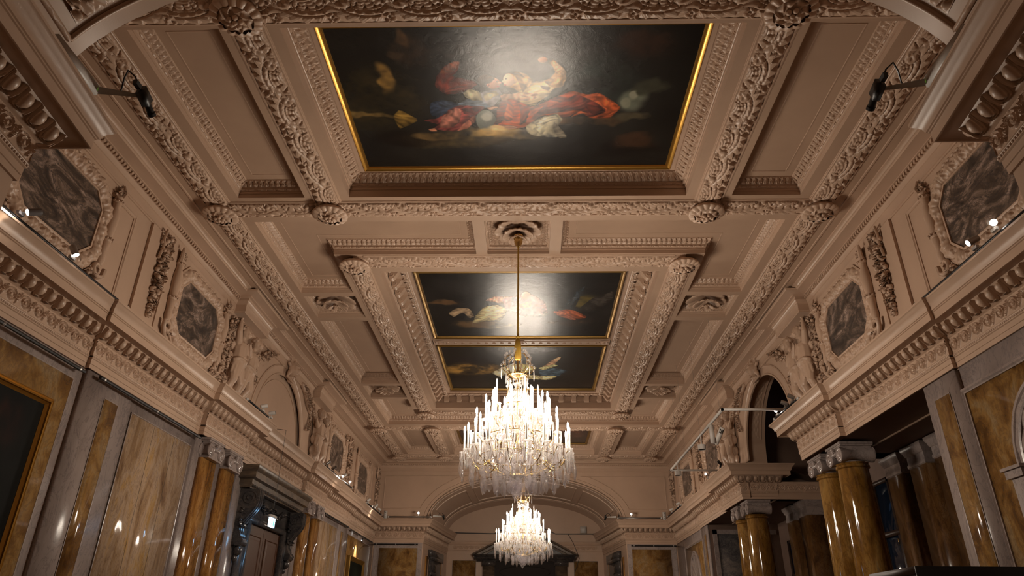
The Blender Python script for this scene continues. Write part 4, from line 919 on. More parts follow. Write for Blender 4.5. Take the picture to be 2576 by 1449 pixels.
for i, (x, y0_, y1_, z, it, lb, base) in enumerate((
        (2.70, 6.69, 10.01, 9.0, P1, 'ceiling painting of two embracing figures in red and orange drapery on dark clouds', DARK),
        (2.42, 13.87, 17.83, 9.03, P2, 'ceiling painting of a reclining figure in cream robes beside a winged figure', (24, 24, 23)),
        (2.42, 18.37, 22.33, 9.03, P3, 'ceiling painting of a flying figure in blue and cream against an ochre cloud', (27, 25, 22)),
        (2.70, 26.19, 29.51, 9.0, P4, 'dark blue ceiling painting farthest away behind the big chandelier', (22, 22, 26)))):
    o = empty('ceiling_painting', (0, (y0_ + y1_) / 2, z), lb, 'painting', 'oil paintings set into the ceiling'); yc = (y0_ + y1_) / 2; hh = (y1_ - y0_) / 2
    fr = lambda a, b, h: np.stack(np.broadcast_arrays(A(a), A(b), A(h)), -1)
    canvas('canvas', fr, -x + .08, x - .08, -hh + .08, hh - .08, 0.0, it, base, 760 if i == 0 else (560 if i < 3 else 120), 5 + i, o)
    g = MB(); sweep(g, rect(-x, x, -hh, hh), [(0, 0.03), (0, -0.035), (0.012, -0.045), (0.03, -0.03), (0.06, -0.022), (0.085, -0.028), (0.095, -0.01), (0.10, 0.01)], fr, True)
    g.build('gilt_frame', 'oldgold' if i else 'gold', o)

# ---------------------------------------------------------------- sculpting by blobs and voxel remesh
def cap(mb, p0, p1, r0, r1, n=10):
    p0, p1 = A(p0), A(p1); t = np.linspace(0, 1, 5)[:, None]; pts = p0 + t * (p1 - p0); rr = r0 + (r1 - r0) * t[:, 0]
    mb.tube(pts, rr, n); mb.ball(p0, r0, 7, n); mb.ball(p1, r1, 7, n)
def sculpt(name, mb, voxel, m, smooth=2):
    me = bpy.data.meshes.new(name); fill(me, mb.V, mb.F); o = bpy.data.objects.new(name, me); COL.objects.link(o)
    r = o.modifiers.new('r', 'REMESH'); r.mode = 'VOXEL'; r.voxel_size = voxel; s_ = o.modifiers.new('s', 'SMOOTH'); s_.factor = 0.5; s_.iterations = smooth
    dg = bpy.context.evaluated_depsgraph_get(); me2 = bpy.data.meshes.new_from_object(o.evaluated_get(dg)); bpy.data.objects.remove(o); me2.name = name
    me2.materials.clear(); me2.materials.append(M[m]); me2.polygons.foreach_set('use_smooth', np.ones(len(me2.polygons), bool)); return me2
def wallmat(side, y, dr, z=0.0, off=0.0):
    """local x along the wall, y out of the wall, z up"""
    s_ = -1 if side == 'left' else 1
    return Matrix(((0, -s_, 0, s_ * (XW - off)), (dr, 0, 0, y), (0, 0, 1, z), (0, 0, 0, 1)))
def fLoc(a, b, h): return np.stack(np.broadcast_arrays(A(a), A(h), A(b)), -1)

def clampy(mb, y=.004):
    for v in mb.V: v[:, 1] = np.maximum(v[:, 1], y)
    return mb
def putto(kind):
    mb = MB(); C = lambda *a: cap(mb, *a)
    if kind == 0:      # standing frontal, one arm raised to the garland
        hip, che, neck, head = (0.0, .17, .87), (-.02, .17, 1.24), (.01, .18, 1.44), (.05, .22, 1.62)
        legs = [((-.09, .17, .80), (-.13, .20, .46), (-.16, .15, .08)), ((.10, .17, .80), (.16, .24, .46), (.22, .16, .08))]
        arms = [((-.17, .18, 1.36), (-.30, .22, 1.52), (-.30, .22, 1.74)), ((.16, .20, 1.34), (.24, .26, 1.10), (.12, .32, .98))]
    else:              # leaning towards the arch, arm across
        hip, che, neck, head = (0.02, .18, .90), (.04, .18, 1.24), (.08, .20, 1.42), (.13, .25, 1.60)
        legs = [((-.07, .18, .82), (-.14, .16, .46), (-.22, .13, .08)), ((.11, .18, .82), (.10, .24, .46), (.06, .15, .08))]
        arms = [((-.13, .20, 1.34), (-.24, .28, 1.18), (-.34, .30, 1.34)), ((.20, .20, 1.34), (.34, .22, 1.18), (.46, .22, 1.30))]
    C(hip, che, .185, .17); C((hip[0], hip[1] + .05, hip[2] + .14), (che[0], che[1] + .04, che[2] - .08), .13, .12); C((che[0] - .13, che[1], che[2] + .10), (che[0] + .13, che[1], che[2] + .10), .08, .08); C(che, neck, .10, .06); C(neck, head, .06, .06)
    hx, hy, hz = head; mb.ball(head, (.13, .135, .15), 12, 14); mb.ball((hx, hy + .05, hz - .06), (.075, .07, .07)); mb.ball((hx, hy + .148, hz - .02), (.02, .03, .026)); mb.ball((hx - .05, hy + .095, hz - .05), .038); mb.ball((hx + .05, hy + .095, hz - .05), .038)
    mb.ball((hx, hy + .128, hz - .068), (.03, .012, .012)); mb.ball((hx, hy + .10, hz + .035), (.08, .03, .018)); mb.ball((hx, hy + .10, hz - .105), .028)
    for s_ in (-1, 1): mb.ball((hx + s_ * .05, hy + .128, hz + .005), (.018, .012, .011)); mb.ball((hx + s_ * .12, hy, hz - .01), (.02, .03, .04))
    r = np.random.RandomState(3 + kind)
    for _ in range(46):
        a, b = r.rand() * 2 * PI, r.rand() * 1.5; q = (hx + .125 * math.sin(b) * math.cos(a), hy - .02 + .12 * math.sin(b) * math.sin(a) * (1 if math.sin(a) < 0.2 else .75), hz + .05 + .11 * math.cos(b)); mb.ball(q, .028 + .014 * r.rand(), 6, 8)
    for th_, kn, an in legs:
        C(th_, kn, .145, .098); C(kn, (an[0], an[1] - .0, an[2] + .24), .09, .092); C((an[0], an[1], an[2] + .24), an, .092, .05); mb.ball(kn, .082)
        C((an[0], an[1], an[2] - .03), (an[0] + .02, an[1] + .14, an[2] - .05), .042, .035)
        for k in range(5): mb.ball((an[0] - .035 + k * .018 + .02, an[1] + .185 - abs(k - 1) * .008, an[2] - .06), .015, 6, 7)
    for sh, el, ha in arms:
        C(sh, el, .085, .07); C(el, ha, .07, .042); d = A(ha) - A(el); d /= np.linalg.norm(d); mb.ball(A(ha) + d * .04, (.04, .032, .045))
        sd = np.cross(d, (0, 1, 0)); sd /= np.linalg.norm(sd) + 1e-9
        for k, l in enumerate((.06, .075, .07, .055)):
            b0 = A(ha) + d * .06 + sd * (k - 1.5) * .019; C(b0, b0 + d * l * .55 + A((0, .012, 0)), .0105, .0098, 6); C(b0 + d * l * .55 + A((0, .012, 0)), b0 + d * l * .8 + A((0, .034, 0)), .0098, .008, 6)
        b0 = A(ha) + d * .03 - sd * .035; C(b0, b0 + d * .03 - sd * .025 + A((0, .02, 0)), .0115, .0095, 6)
    # drapery: sash round the hips, close folds over the thighs, a cloud of cloth behind
    for k in range(22):
        a = k / 21 * PI; x = hip[0] - .20 * math.cos(a); y = hip[1] + .165 * math.sin(a); z = hip[2] + .03 + .04 * math.sin(a * 2 + kind); mb.ball((x, y, z), (.045, .04, .042), 7, 9)
    for k in range(13):
        a = .15 + k / 12 * (PI - .3); x = hip[0] - .20 * math.cos(a); y = hip[1] + .12 * math.sin(a); C((x, y, hip[2]), (x * 1.1 + .02 * math.sin(k * 2.1), y - .02, hip[2] - .24 - .05 * math.sin(k * 1.3)), .042, .036)
    for k in range(5):
        q = (k - 2) * .035; C((hip[0] - .19 + q * .4, hip[1] + .04, hip[2] + .02 + q), (che[0] + .14 + q * .3, che[1] + .11, che[2] + .08 + q), .024, .024)
    for k in range(12):
        t_ = k / 11; mb.ball((hip[0] * .5 + .15 * math.sin(k * 2.4), .06, .15 + 1.25 * t_), (.15, .07, .14), 8, 10)
    return mb
PM = [sculpt('putto', clampy(putto(k), .015), 0.0125, 'plaster', 1) for k in (0, 1)]
def leafy(mb, pts, rad, n, seed, size=.05, yb=.02, drape=0):
    """fruit and leaf garland along pts with radius function"""
    r = np.random.RandomState(seed); pts = A(pts)
    for i in range(n):
        t_ = (i + r.rand()) / n; s_ = t_ * (len(pts) - 1); j = min(int(s_), len(pts) - 2); c = pts[j] + (pts[j + 1] - pts[j]) * (s_ - j); R = rad(t_)
        a = r.rand() * PI; q = (r.rand() ** .6) * R; c = c + A((math.cos(a) * q * (1 if r.rand() < .5 else -1), abs(math.sin(a)) * q * .8 + yb, (r.rand() - .5) * .04))
        if r.rand() < .35: mb.ball(c, size * (.5 + .3 * r.rand()), 7, 9)
        else:
            e = Vector((r.rand() - .5, r.rand() * .8 + .1, r.rand() - .7)).normalized(); rot = e.to_track_quat('X', 'Z').to_matrix()
            t2 = np.linspace(0, 1, 7)[:, None]; u2 = np.linspace(-1, 1, 5)[None]; wdt = np.sin(t2 * PI) ** .7 * (1 + .2 * np.cos(t2 * 26))
            P = np.stack([(t2 - .3) * size * 2.3 + 0 * u2, u2 * wdt * size * .75, (.25 * np.sin(t2 * PI) - .3 * np.abs(u2) * wdt + .04 * np.cos(u2 * 9)) * size], -1)
            P = P @ A(rot).T + c; mb.grid(P)
# group: cherub pair, garland column, swag to the keystone
def garland_col():
    mb = MB(); leafy(mb, [(-.10, 0, .02), (0, 0, .8), (-.02, 0, 1.5), (.12, .02, 1.85), (.35, .03, 1.82)], lambda t_: .15 + .03 * math.sin(t_ * 9), 340, 5, .05)
    cap(mb, (-.10, .03, .0), (0, .03, .8), .07, .07); cap(mb, (0, .03, .8), (-.02, .03, 1.5), .07, .07); cap(mb, (-.02, .03, 1.5), (.15, .03, 1.85), .07, .06); return mb
def swag():
    mb = MB(); P = [(0, .02, 1.55), (.25, .03, 1.50), (.55, .05, 1.62), (.95, .05, 1.90), (1.35, .06, 2.02)]
    leafy(mb, P, lambda t_: .08 + .11 * math.sin(t_ * PI), 190, 9, .05)
    for a, b in zip(P[:-1], P[1:]): cap(mb, a, b, .07, .07)
    leafy(mb, [(.15, .02, 1.5), (.2, .02, 1.15), (.42, .02, .9)], lambda t_: .07, 60, 4, .045); return mb
GM = [clampy(garland_col()).build('garland_column', 'plaster', smooth=60), clampy(swag()).build('garland_swag', 'plaster', smooth=60)]
def placeobj(me_or_o, name, mtx, lb, cat, gr=None):
    o = bpy.data.objects.new(name, me_or_o if isinstance(me_or_o, bpy.types.Mesh) else me_or_o.data); COL.objects.link(o); o.matrix_world = mtx; return tag(o, lb, cat, gr)
gm0, gm1 = GM[0].data, GM[1].data
for o in GM: bpy.data.objects.remove(o)
for side in ('left', 'right'):
    for near, dr, nm in ((True, 1, 'nearer'), (False, -1, 'farther')):
        y = lambda a: (13.98 + a) if near else 36.2 - (13.98 + a)
        o = empty('cherub_relief', (0, 0, 0), 'plaster relief of two cherubs with garlands on the %s side of the %s arch' % (nm, 'blind left' if side == 'left' else 'open right'), 'relief', 'plaster cherub reliefs beside the arches')
        o.matrix_world = wallmat(side, y(.52), dr, 6.15)
        for me_, n_, dx, lb in ((PM[0], 'cherub_figure', 0, 'outer cherub with one raised arm'), (PM[1], 'cherub_figure', .58, 'inner cherub leaning towards the arch'), (gm0, 'garland_column', -.40, None), (gm1, 'garland_swag', 1.03, None)):
            tag(link(n_, me_, o, (dx, 0, 0)), lb)
# keystone masks
def mask():
    mb = MB(); mb.ball((0, .16, 0), (.17, .16, .22), 12, 14); mb.ball((0, .30, -.02), (.035, .06, .07)); mb.ball((0, .27, .08), (.12, .05, .035)); mb.ball((0, .28, -.11), (.06, .035, .02)); mb.ball((0, .26, -.18), (.06, .05, .05))
    for s_ in (-1, 1):
        mb.ball((s_ * .07, .27, .03), (.032, .03, .022)); mb.ball((s_ * .09, .24, -.05), (.055, .05, .06)); mb.ball((s_ * .18, .14, 0), (.03, .05, .06))
        for k in range(9): mb.ball((s_ * (.05 + .018 * k), .20 - .01 * k, .20 - .045 * k), .05 + .01 * (k % 2))
        a = np.linspace(0, 4.4, 26); R = .17 - .028 * a; P = np.stack([s_ * (.24 + R * np.cos(a + 1.2) * .9), np.full(26, .12), .16 + R * np.sin(a + 1.2)], -1); mb.tube(P, .045, 8)
        for k in range(10): mb.ball((s_ * (.02 + .02 * k), .2 - .012 * k, -.22 - .014 * (10 - k)), .035)
    cap(mb, (0, .12, .32), (0, .10, -.3), .10, .07); mb.box(-.2, .2, .0, .16, .24, .34); return mb
km = sculpt('mask', clampy(mask(), .015), .011, 'plaster', 1)
for side in ('left', 'right'): placeobj(km, 'keystone_mask', wallmat(side, YC, 1, 8.17), 'plaster keystone mask with scrolls over the %s arch of the %s wall' % ('blind' if side == 'left' else 'open', side), 'mask', 'plaster keystone masks')
# archivolts of the side arches
for side, fr in (('left', fL), ('right', fR)):
    mb = MB(); e = ell(YC, 6.15, 2.16, 2.04, 60)
    if side == 'right': pass
    sweep(mb, list(map(tuple, e)), [(0.0, 0), (0.0, 0.02), (-0.03, 0.035), (-0.05, 0.02), (-0.22, 0.02), (-0.23, 0.04), (-0.27, 0.04), (-0.27, 0)], fr)
    if side == 'left': e2 = ell(YC, 6.15, 1.75, 1.62, 50); sweep(mb, list(map(tuple, e2)), [(0, -.07), (0, -.05), (.02, -.05), (.02, -.07)], fr)
    mb.build('trim_%d' % (50 if side == 'left' else 51), 'plaster', kind='structure', smooth=40)

# festoon strips
def festoon():
    mb = MB(); leafy(mb, [(0, 0, 1.62), (0, 0, .8), (0, 0, .05)], lambda t_: (.15 if .1 < t_ < .35 else .13) * (1 - .75 * max(0, t_ - .55) / .45), 260, 21, .062)
    mb.ball((0, .05, 1.28), (.10, .12, .13)); mb.ball((0, .17, 1.26), (.03, .04, .05)); cap(mb, (0, .03, 1.6), (0, .02, .2), .07, .03)
    for s_ in (-1, 1):
        P = [(s_ * .03, .06, 1.66), (s_ * .15, .08, 1.68), (s_ * .17, .07, 1.5), (s_ * .12, .06, 1.36), (s_ * .16, .05, 1.1)]; mb.tube(P, .025, 6)
    return mb
fo = clampy(festoon()).build('x', 'plaster', smooth=60); fme = fo.data; bpy.data.objects.remove(fo); fme.name = 'festoon'
def strip(side, fr, y, w_=.27):
    mb = MB(); slab(mb, fr, y - w_, y + w_, 6.08, 8.13, 0, .075); return mb
ti = 60
for side, fr in (('left', fL), ('right', fR)):
    for y, nm in ((10.84, 'between the first and second marble octagons'), (25.36, 'between the third and fourth marble octagons'), (30.55, 'in the far corner')):
        (strip(side, fr, y) if y > 20 else strip(side, fr, 12.34, 1.26)).build('trim_%d' % ti, 'plaster', kind='structure', smooth=20); ti += 1
        placeobj(fme, 'plaster_festoon', wallmat(side, y, 1, 6.5, .07 if y > 20 else .045), 'hanging plaster festoon of leaves %s, %s wall' % (nm, side), 'festoon', 'plaster festoons on the upper walls')
# moulded panel lines and shadow step on the attic
mb = MB()
for fr in (fL, fR):
    for y0_, y1_ in ((5.6, 9.9), (36.2 - 9.9, 36.2 - 6.3)):
        sweep(mb, [(y0_, 6.35), (y0_, 7.95), (y1_, 7.95), (y1_, 6.35)], [(-.01, 0), (-.01, .02), (.02, .03), (.035, .015), (.06, .015), (.06, 0)], fr, True)
    for y0_, y1_ in ((10.36, 13.6), (36.2 - 13.6, 36.2 - 10.36)): slab(mb, fr, y0_, y1_, 6.08, 8.13, -.02, .05)
mb.build('trim_69', 'plaster', kind='structure', smooth=30)

# ---------------------------------------------------------------- octagonal cartouches
OCT = [(-.86, -.33), (-.86, .33), (-.62, .57), (.62, .57), (.86, .33), (.86, -.33), (.62, -.57), (-.62, -.57)]
def cartouche():
    o = empty('marble_cartouche')
    mb = MB(); poly(mb, OCT, fLoc, .03); mb.build('marble_panel', 'octmarble', o, smooth=0, label='octagonal dark mottled marble panel')
    vs = np.linspace(0, 1, 15)
    prof = [(0.03, 0), (0.03, .05), (0.0, .05), (-.012, .035)] + [(-.02 - .2 * v, .035 + .05 * math.sin(v * PI) ** .7) for v in vs] + [(-.235, .04), (-.26, .03), (-.26, 0)]
    def dp(u, k, L):
        kk = np.clip((k - 4) / 14.0, 0, 1); n = max(1, round(L / .3)); x = u / L * n; a = (x % 1.0) - .5
        return -1.0 * ((k > 3) & (k < 19)) * .03 * (np.cos(2 * PI * (a * 1.0 + kk * .9)) * .7 + .5 * np.cos(a * 14 + kk * 7)) * np.sin(kk * PI)
    mb = MB(); sweep(mb, OCT, prof, fLoc, True, disp=leaf_disp(-.034, .27, 4, 15), step=.012); mb.build('leaf_frame', 'plaster', o, smooth=60)
    for s_ in (-1, 1):
        mb = MB(); pr = [(0.0, .86), (.05, .86), (.035, .80), (.09, .74), (.075, .70), (.095, .69), (.095, .64), (.08, .63), (.07, .55), (.10, .45), (.115, .32), (.10, .12), (.085, .0), (.10, -.02), (.105, -.05), (.09, -.08), (.10, -.1), (.07, -.28), (.09, -.40), (.06, -.5), (0, -.5)]
        mb.lathe([(r * .85, z) for r, z in pr], 18, (s_ * 1.12, .045, 0))
        for k in range(10): a = k * 2 * PI / 10; mb.ball((s_ * 1.12 + .088 * math.cos(a), .05 + .1 * math.sin(a), -.035), .022, 5, 6); mb.ball((s_ * 1.12 + .078 * math.cos(a), .05 + .085 * math.sin(a), .665), .02, 5, 6)
        a = np.linspace(0, 5.6, 34); R = .15 - .022 * a; P = np.stack([s_ * (1.10 + R * np.cos(a + .3)), .09 - .008 * a, -.56 - R * np.sin(a + .3)], -1); mb.tube(P, np.linspace(.03, .04, 34), 8)
        mb.tube([(s_ * 1.24, .09, -.52), (s_ * 1.23, .08, -.66), (s_ * 1.1, .06, -.78), (s_ * .92, .05, -.84)], [.04, .04, .035, .012], 8)
        leafy(mb, [(s_ * 1.05, 0, -.62), (s_ * .92, 0, -.72)], lambda t_: .06, 22, 8, .05)
        leafy(mb, [(s_ * 1.16, 0, .92), (s_ * 1.02, 0, .72)], lambda t_: .06, 24, 6, .05); mb.tube([(s_ * 1.16, .06, 1.0), (s_ * 1.2, .09, .86), (s_ * 1.16, .06, .7)], [.02, .04, .05], 7)
        mb.build('side_baluster', 'plaster', o, smooth=45)
    for s_ in (-1, 1):
        mb = MB(); mb.box(-.5, .5, 0, .04, s_ * .84 - .02, s_ * .84 + .02)
        for k in range(9): mb.ball((-.48 + k * .12, .04, s_ * .83), (.045, .02, .025), 6, 8)
        mb.build('leaf_border', 'plaster', o, smooth=45)
    return o
c0 = cartouche(); TT = tree_table(); first = True
for side in ('left', 'right'):
    for y, nm in ((8.15, 'nearest to the viewer'), (12.5, 'between the nearer festoon and the cherubs'), (23.7, 'between the farther cherubs and festoon'), (28.05, 'farthest away near the end wall')):
        o = c0 if first else copy_tree(c0, None, TT); first = False
        o.matrix_world = wallmat(side, y, 1, 7.18, .075 if 10 < y < 20 else .05 if y < 26 and y > 20 else 0.0); tag(o, 'octagonal marble panel in plaster frame, %s wall, %s' % (side, nm), 'wall ornament', 'octagonal marble cartouches')
# ---------------------------------------------------------------- pilasters, columns, capitals
def volute_cap(w_, dep, h, round_=False):
    """capital centred on x, y from back (0) to front (dep), z 0..h"""
    mb = MB(); r = h * .36
    mb.box(-w_ / 2, w_ / 2, 0, dep, h - .045, h); mb.box(-w_ / 2 + .02, w_ / 2 - .02, 0, dep - .02, h - .075, h - .045)
    for s_ in (-1, 1):
        cx = s_ * (w_ / 2 - r * .82); cz = h - .09 - r
        pr = [(0, 0), (r * .98, 0), (r * .98, dep * .08), (r * .72, dep * .3), (r * .66, dep * .5), (r * .72, dep * .7), (r * .98, dep * .92), (r * .98, dep), (r * .85, dep + .012), (r * .75, dep), (r * .6, dep), (r * .55, dep + .012), (r * .42, dep), (r * .3, dep + .004), (r * .22, dep + .02), (0, dep + .025)]
        mb.lathe(pr, 26, (cx, 0, cz), (0, 1, 0))
        a = np.linspace(0, 10.5, 60); R = r * (1 - a / 12.5); mb.tube(np.stack([cx + s_ * R * np.cos(a + PI / 2) * -1, np.full(60, dep + .004), cz + R * np.sin(a + PI / 2)], -1), .012, 6)
        if round_: mb.tube(np.stack([cx + s_ * R * np.cos(a + PI / 2) * -1, np.full(60, -.004), cz + R * np.sin(a + PI / 2)], -1), .012, 6)
    n = 6; hw = w_ / 2 - r * 1.7
    for k in range(n):
        x = -hw + 2 * hw * (k + .5) / n; mb.ball((x, dep - .01, h - .19), (hw / n * .9, .035, .05), 8, 8)
    mb.box(-w_ * .42, w_ * .42, .02, dep - .03, h * .42, h - .07)
    for k in range(9): a = PI * (k + .5) / 9; mb.tube([(0, dep, h - .19), (.1 * math.cos(a), dep + .03, h - .17 + .1 * math.sin(a))], [.008, .016], 6)
    if not round_: mb.box(-w_ * .40, w_ * .40, .0, dep - .015, .0, h * .45); mb.box(-w_ * .43, w_ * .43, 0, dep, .0, .03)
    return mb
cp = volute_cap(.74, .20, .40).build('capital', 'grey', smooth=40); capm = cp.data; bpy.data.objects.remove(cp)
LP = [(14.10, 'nearest, left of the dark doorcase'), (15.14, 'second, directly left of the dark doorcase'), (21.06, 'directly beyond the dark doorcase'), (22.10, 'farthest, beyond the dark doorcase')]
for y, nm in LP:
    o = empty('marble_pilaster', (0, 0, 0), 'brown veined marble pilaster with scrolled capital, %s' % nm, 'pilaster', 'pilasters flanking the doorcase'); o.matrix_world = wallmat('left', y, 1, 0, .09)
    mb = MB(); mb.box(-.33, .33, 0, .09, .45, 4.76); mb.build('shaft', 'brown', o, smooth=0)
    mb = MB(); mb.box(-.38, .38, 0, .13, 0.0, .36); mb.box(-.355, .355, 0, .115, .36, .45); mb.build('pilaster_base', 'dark', o, smooth=0)
    c = link('capital', capm, o, (0, 0, 4.76))
cpr = volute_cap(.74, .66, .42, True).build('capital', 'grey', smooth=40); cprm = cpr.data; bpy.data.objects.remove(cpr)
for y, nm in ((14.28, 'nearer column of the nearer pair'), (15.33, 'farther column of the nearer pair'), (20.87, 'nearer column of the farther pair'), (21.92, 'farther column of the farther pair')):
    o = empty('marble_column', (6.74, y, 0), 'polished brown marble column under the right entablature, %s' % nm, 'column', 'polished marble columns of the right side')
    mb = MB(); mb.lathe([(0, .42), (.36, .42), (.345, .47), (.335, .6), (.33, 2.0), (.315, 3.4), (.29, 4.60), (.285, 4.66), (.32, 4.68), (.32, 4.72), (.29, 4.74), (.31, 4.77), (0, 4.78)], 48); mb.build('shaft', 'column', o, smooth=40)
    mb = MB(); mb.box(-.45, .45, -.45, .45, 0, .18); mb.lathe([(.43, .18), (.46, .22), (.43, .28), (.38, .30), (.37, .34), (.40, .38), (.37, .42), (0, .43)], 40); mb.build('column_base', 'grey', o)
    c = link('capital', cprm, o, (.33, 0, 4.73)); c.rotation_euler = (0, 0, PI / 2)
for y, nm in ((13.35, 'nearest of five'), (14.33, 'second of five'), (15.32, 'third of five, behind the nearer column pair'), (20.9, 'fourth of five, behind the farther column pair'), (21.95, 'farthest of five')):
    o = empty('rear_pilaster', (8.35, y, 0), 'shade-darkened brown rear pilaster by the windows, %s' % nm, 'pilaster', 'rear pilasters between the windows')
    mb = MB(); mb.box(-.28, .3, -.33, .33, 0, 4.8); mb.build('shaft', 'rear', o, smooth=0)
    mb = MB()
    sweep(mb, [(-.28, -.33), (-.28, .33), (.3, .33), (.3, -.33)], [(0, 4.75), (-.02, 4.77), (-.02, 4.82), (-.005, 4.84), (-.005, 4.98), (-.03, 5.0), (-.05, 5.07), (-.08, 5.12), (-.08, 5.18), (0, 5.19)], fPlan, True); mb.build('capital', 'grey', o, smooth=40)

# ---------------------------------------------------------------- shell niches on the right wall
for y, nm in ((8.15, 'near'), (28.05, 'far')):
    o = empty('shell_niche', (0, 0, 0), 'arched shell niche framed in grey marble on the right wall, %s end' % nm, 'niche', 'shell niches of the right wall'); o.matrix_world = wallmat('right', y, 1, 0, .03)
    zs = 3.6
    mb = MB(); mb.box(-1.55, 1.55, 0, .012, .9, 4.78)
    mb.build('yellow_panel', 'yellow', o, smooth=0)
    mb = MB(); sweep(mb, [(-1.55, .9), (-1.55, 4.78), (1.55, 4.78), (1.55, .9)], [(-.06, 0), (-.06, .03), (-.02, .05), (0, .03), (.02, .03), (.02, 0)], fLoc, True); mb.build('panel_moulding', 'grey', o, smooth=30)
    mb = MB(); e = ell(0, zs, .86, .95, 40); sweep(mb, list(map(tuple, e)), [(.02, .012), (.02, .05), (-.03, .06), (-.05, .04), (-.10, .04), (-.12, .06), (-.15, .05), (-.15, .012)], fLoc)
    for s_ in (-1, 1): mb.box(s_ * .93 - .17, s_ * .93 + .17, 0, .10, zs - .14, zs); mb.box(s_ * .93 - .12, s_ * .93 + .12, 0, .06, 1.0, zs - .14); mb.box(s_ * .93 - .2, s_ * .93 + .2, 0, .13, zs - .04, zs)
    mb.build('niche_arch', 'grey', o, smooth=35)
    mb = MB(); t = np.linspace(0, 1, 14)[:, None]; th = np.linspace(0, PI, 121)[None]; R = .84 * t; rib = 1 + 0 * th
    depth = .03 - .0 + .10 * np.abs(np.sin(th * 6)) * t * (1 - .3 * t); P = np.stack([R * np.cos(th), .014 + depth * .35, zs + .93 * t * np.sin(th)], -1); mb.grid(P)
    mb.box(-.84, .84, .012, .03, 1.0, zs); mb.build('shell', 'grey', o, smooth=50)

# ---------------------------------------------------------------- dark doorcase on the left wall
dm = wallmat('left', YC, 1, 0, .05)
o = empty('marble_doorcase', (0, 0, 0), 'dark veined marble doorcase with heavy scrolled consoles under the left cornice', 'doorcase'); o.matrix_world = dm
mb = MB(); sweep(mb, [(-1.95, 0), (-1.95, .24), (1.95, .24), (1.95, 0)], [(0, 4.62), (0, 4.63), (-.02, 4.66), (-.06, 4.70), (-.06, 4.80), (-.16, 4.82), (-.16, 4.96), (-.20, 5.0), (-.23, 5.06), (-.23, 5.10), (0, 5.12)], fPlan)
mb.box(-1.95, 1.95, 0, .24, 4.62, 5.11); mb.build('door_cornice', 'portal', o, smooth=35)
mb = MB()
for i in range(26): mb.ball((-1.85 + i * .148, .27, 4.71), (.055, .03, .06), 7, 9)
mb.build('egg_moulding', 'dark', o)
mb = MB(); mb.box(-1.55, 1.55, 0, .10, 4.02, 4.62)
for s_ in (-1, 1): mb.box(s_ * 1.40 - .2, s_ * 1.40 + .2, 0, .10, 0, 4.02); mb.box(s_ * 1.24 - .045, s_ * 1.24 + .045, 0, .14, 0, 4.02)
mb.box(-1.29, 1.29, 0, .15, 3.96, 4.06); mb.build('door_surround', 'dark', o, smooth=0)
mb = MB(); leafy(mb, [(-.9, .1, 4.45), (-.45, .1, 4.28), (0, .1, 4.42), (.45, .1, 4.28), (.9, .1, 4.45)], lambda t_: .1, 120, 31, .06); mb.build('relief_garland', 'dark', o, smooth=60)
def console(o, s_):
    mb = MB(); n = 40; t = np.linspace(0, 1, n); z = 4.60 - 1.22 * t
    out = .34 * (1 - ss(t, .22, .72)) + .10 + .07 * np.exp(-((t - .86) / .09) ** 2); out[0] = .36
    P = [np.stack([np.full(n, s_ * 1.72 + q * .15), out, z], -1) for q in (-1, 1)]; B = [np.stack([np.full(n, s_ * 1.72 + q * .15), np.zeros(n), z], -1) for q in (-1, 1)]
    mb.grid(np.stack([B[0], P[0], P[1], B[1]], 1))
    for q in (-.11, 0, .11): mb.tube(np.stack([np.full(n, s_ * 1.72 + q), out + .005, z], -1), .028, 6)
    for q in (-1, 1):
        for (yy, zz, r) in ((.24, 4.40, .17), (.15, 3.46, .10)):
            a = np.linspace(0, 11, 60); R = r * (1 - a / 13); mb.tube(np.stack([np.full(60, s_ * 1.72 + q * .155), yy + R * np.cos(a), zz + R * np.sin(a)], -1), .016, 6)
        leafy(mb, [(s_ * 1.72 + q * .13, .10, 4.2), (s_ * 1.72 + q * .13, .10, 3.8)], lambda t_: .05, 20, 3, .07)
    mb.lathe([(0, -.17), (.10, -.17), (.09, 0), (.10, .17), (0, .17)], 18, (s_ * 1.72, .15, 3.46), (1, 0, 0)); mb.ball((s_ * 1.72, .12, 3.28), (.11, .09, .12)); mb.ball((s_ * 1.72, .08, 3.12), (.06, .05, .08))
    mb.build('console_bracket', 'dark', o, smooth=45)
console(o, -1); console(o, 1)
dr = empty('door_1', (0, 0, 0)); dr.matrix_world = wallmat('left', YC, 1, 0, .0); dr['kind'] = 'structure'
for s_ in (-1, 1):
    mb = MB(); a, b = sorted((s_ * .01, s_ * 1.2)); mb.box(a, b, .05, .075, 0.0, 3.98)
    for z0, z1 in ((.3, 1.2), (1.4, 3.75)): sweep(mb, [(a + .16, z0), (a + .16, z1), (b - .16, z1), (b - .16, z0)], [(0, .075), (0, .10), (.03, .10), (.05, .082), (.10, .082), (.14, .095)], fLoc, True); mb.grid(fLoc(A([[a + .3, a + .3], [b - .3, b - .3]]), A([[z0 + .14, z1 - .14]] * 2), .095 * np.ones((2, 2))))
    l = mb.build('door_leaf', 'wood', dr, smooth=30); mb = MB(); mb.ball((s_ * .08, .13, 1.05), .03); mb.tube([(s_ * .08, .07, 1.05), (s_ * .08, .13, 1.05)], .012, 8); mb.build('door_knob', 'brass', l)

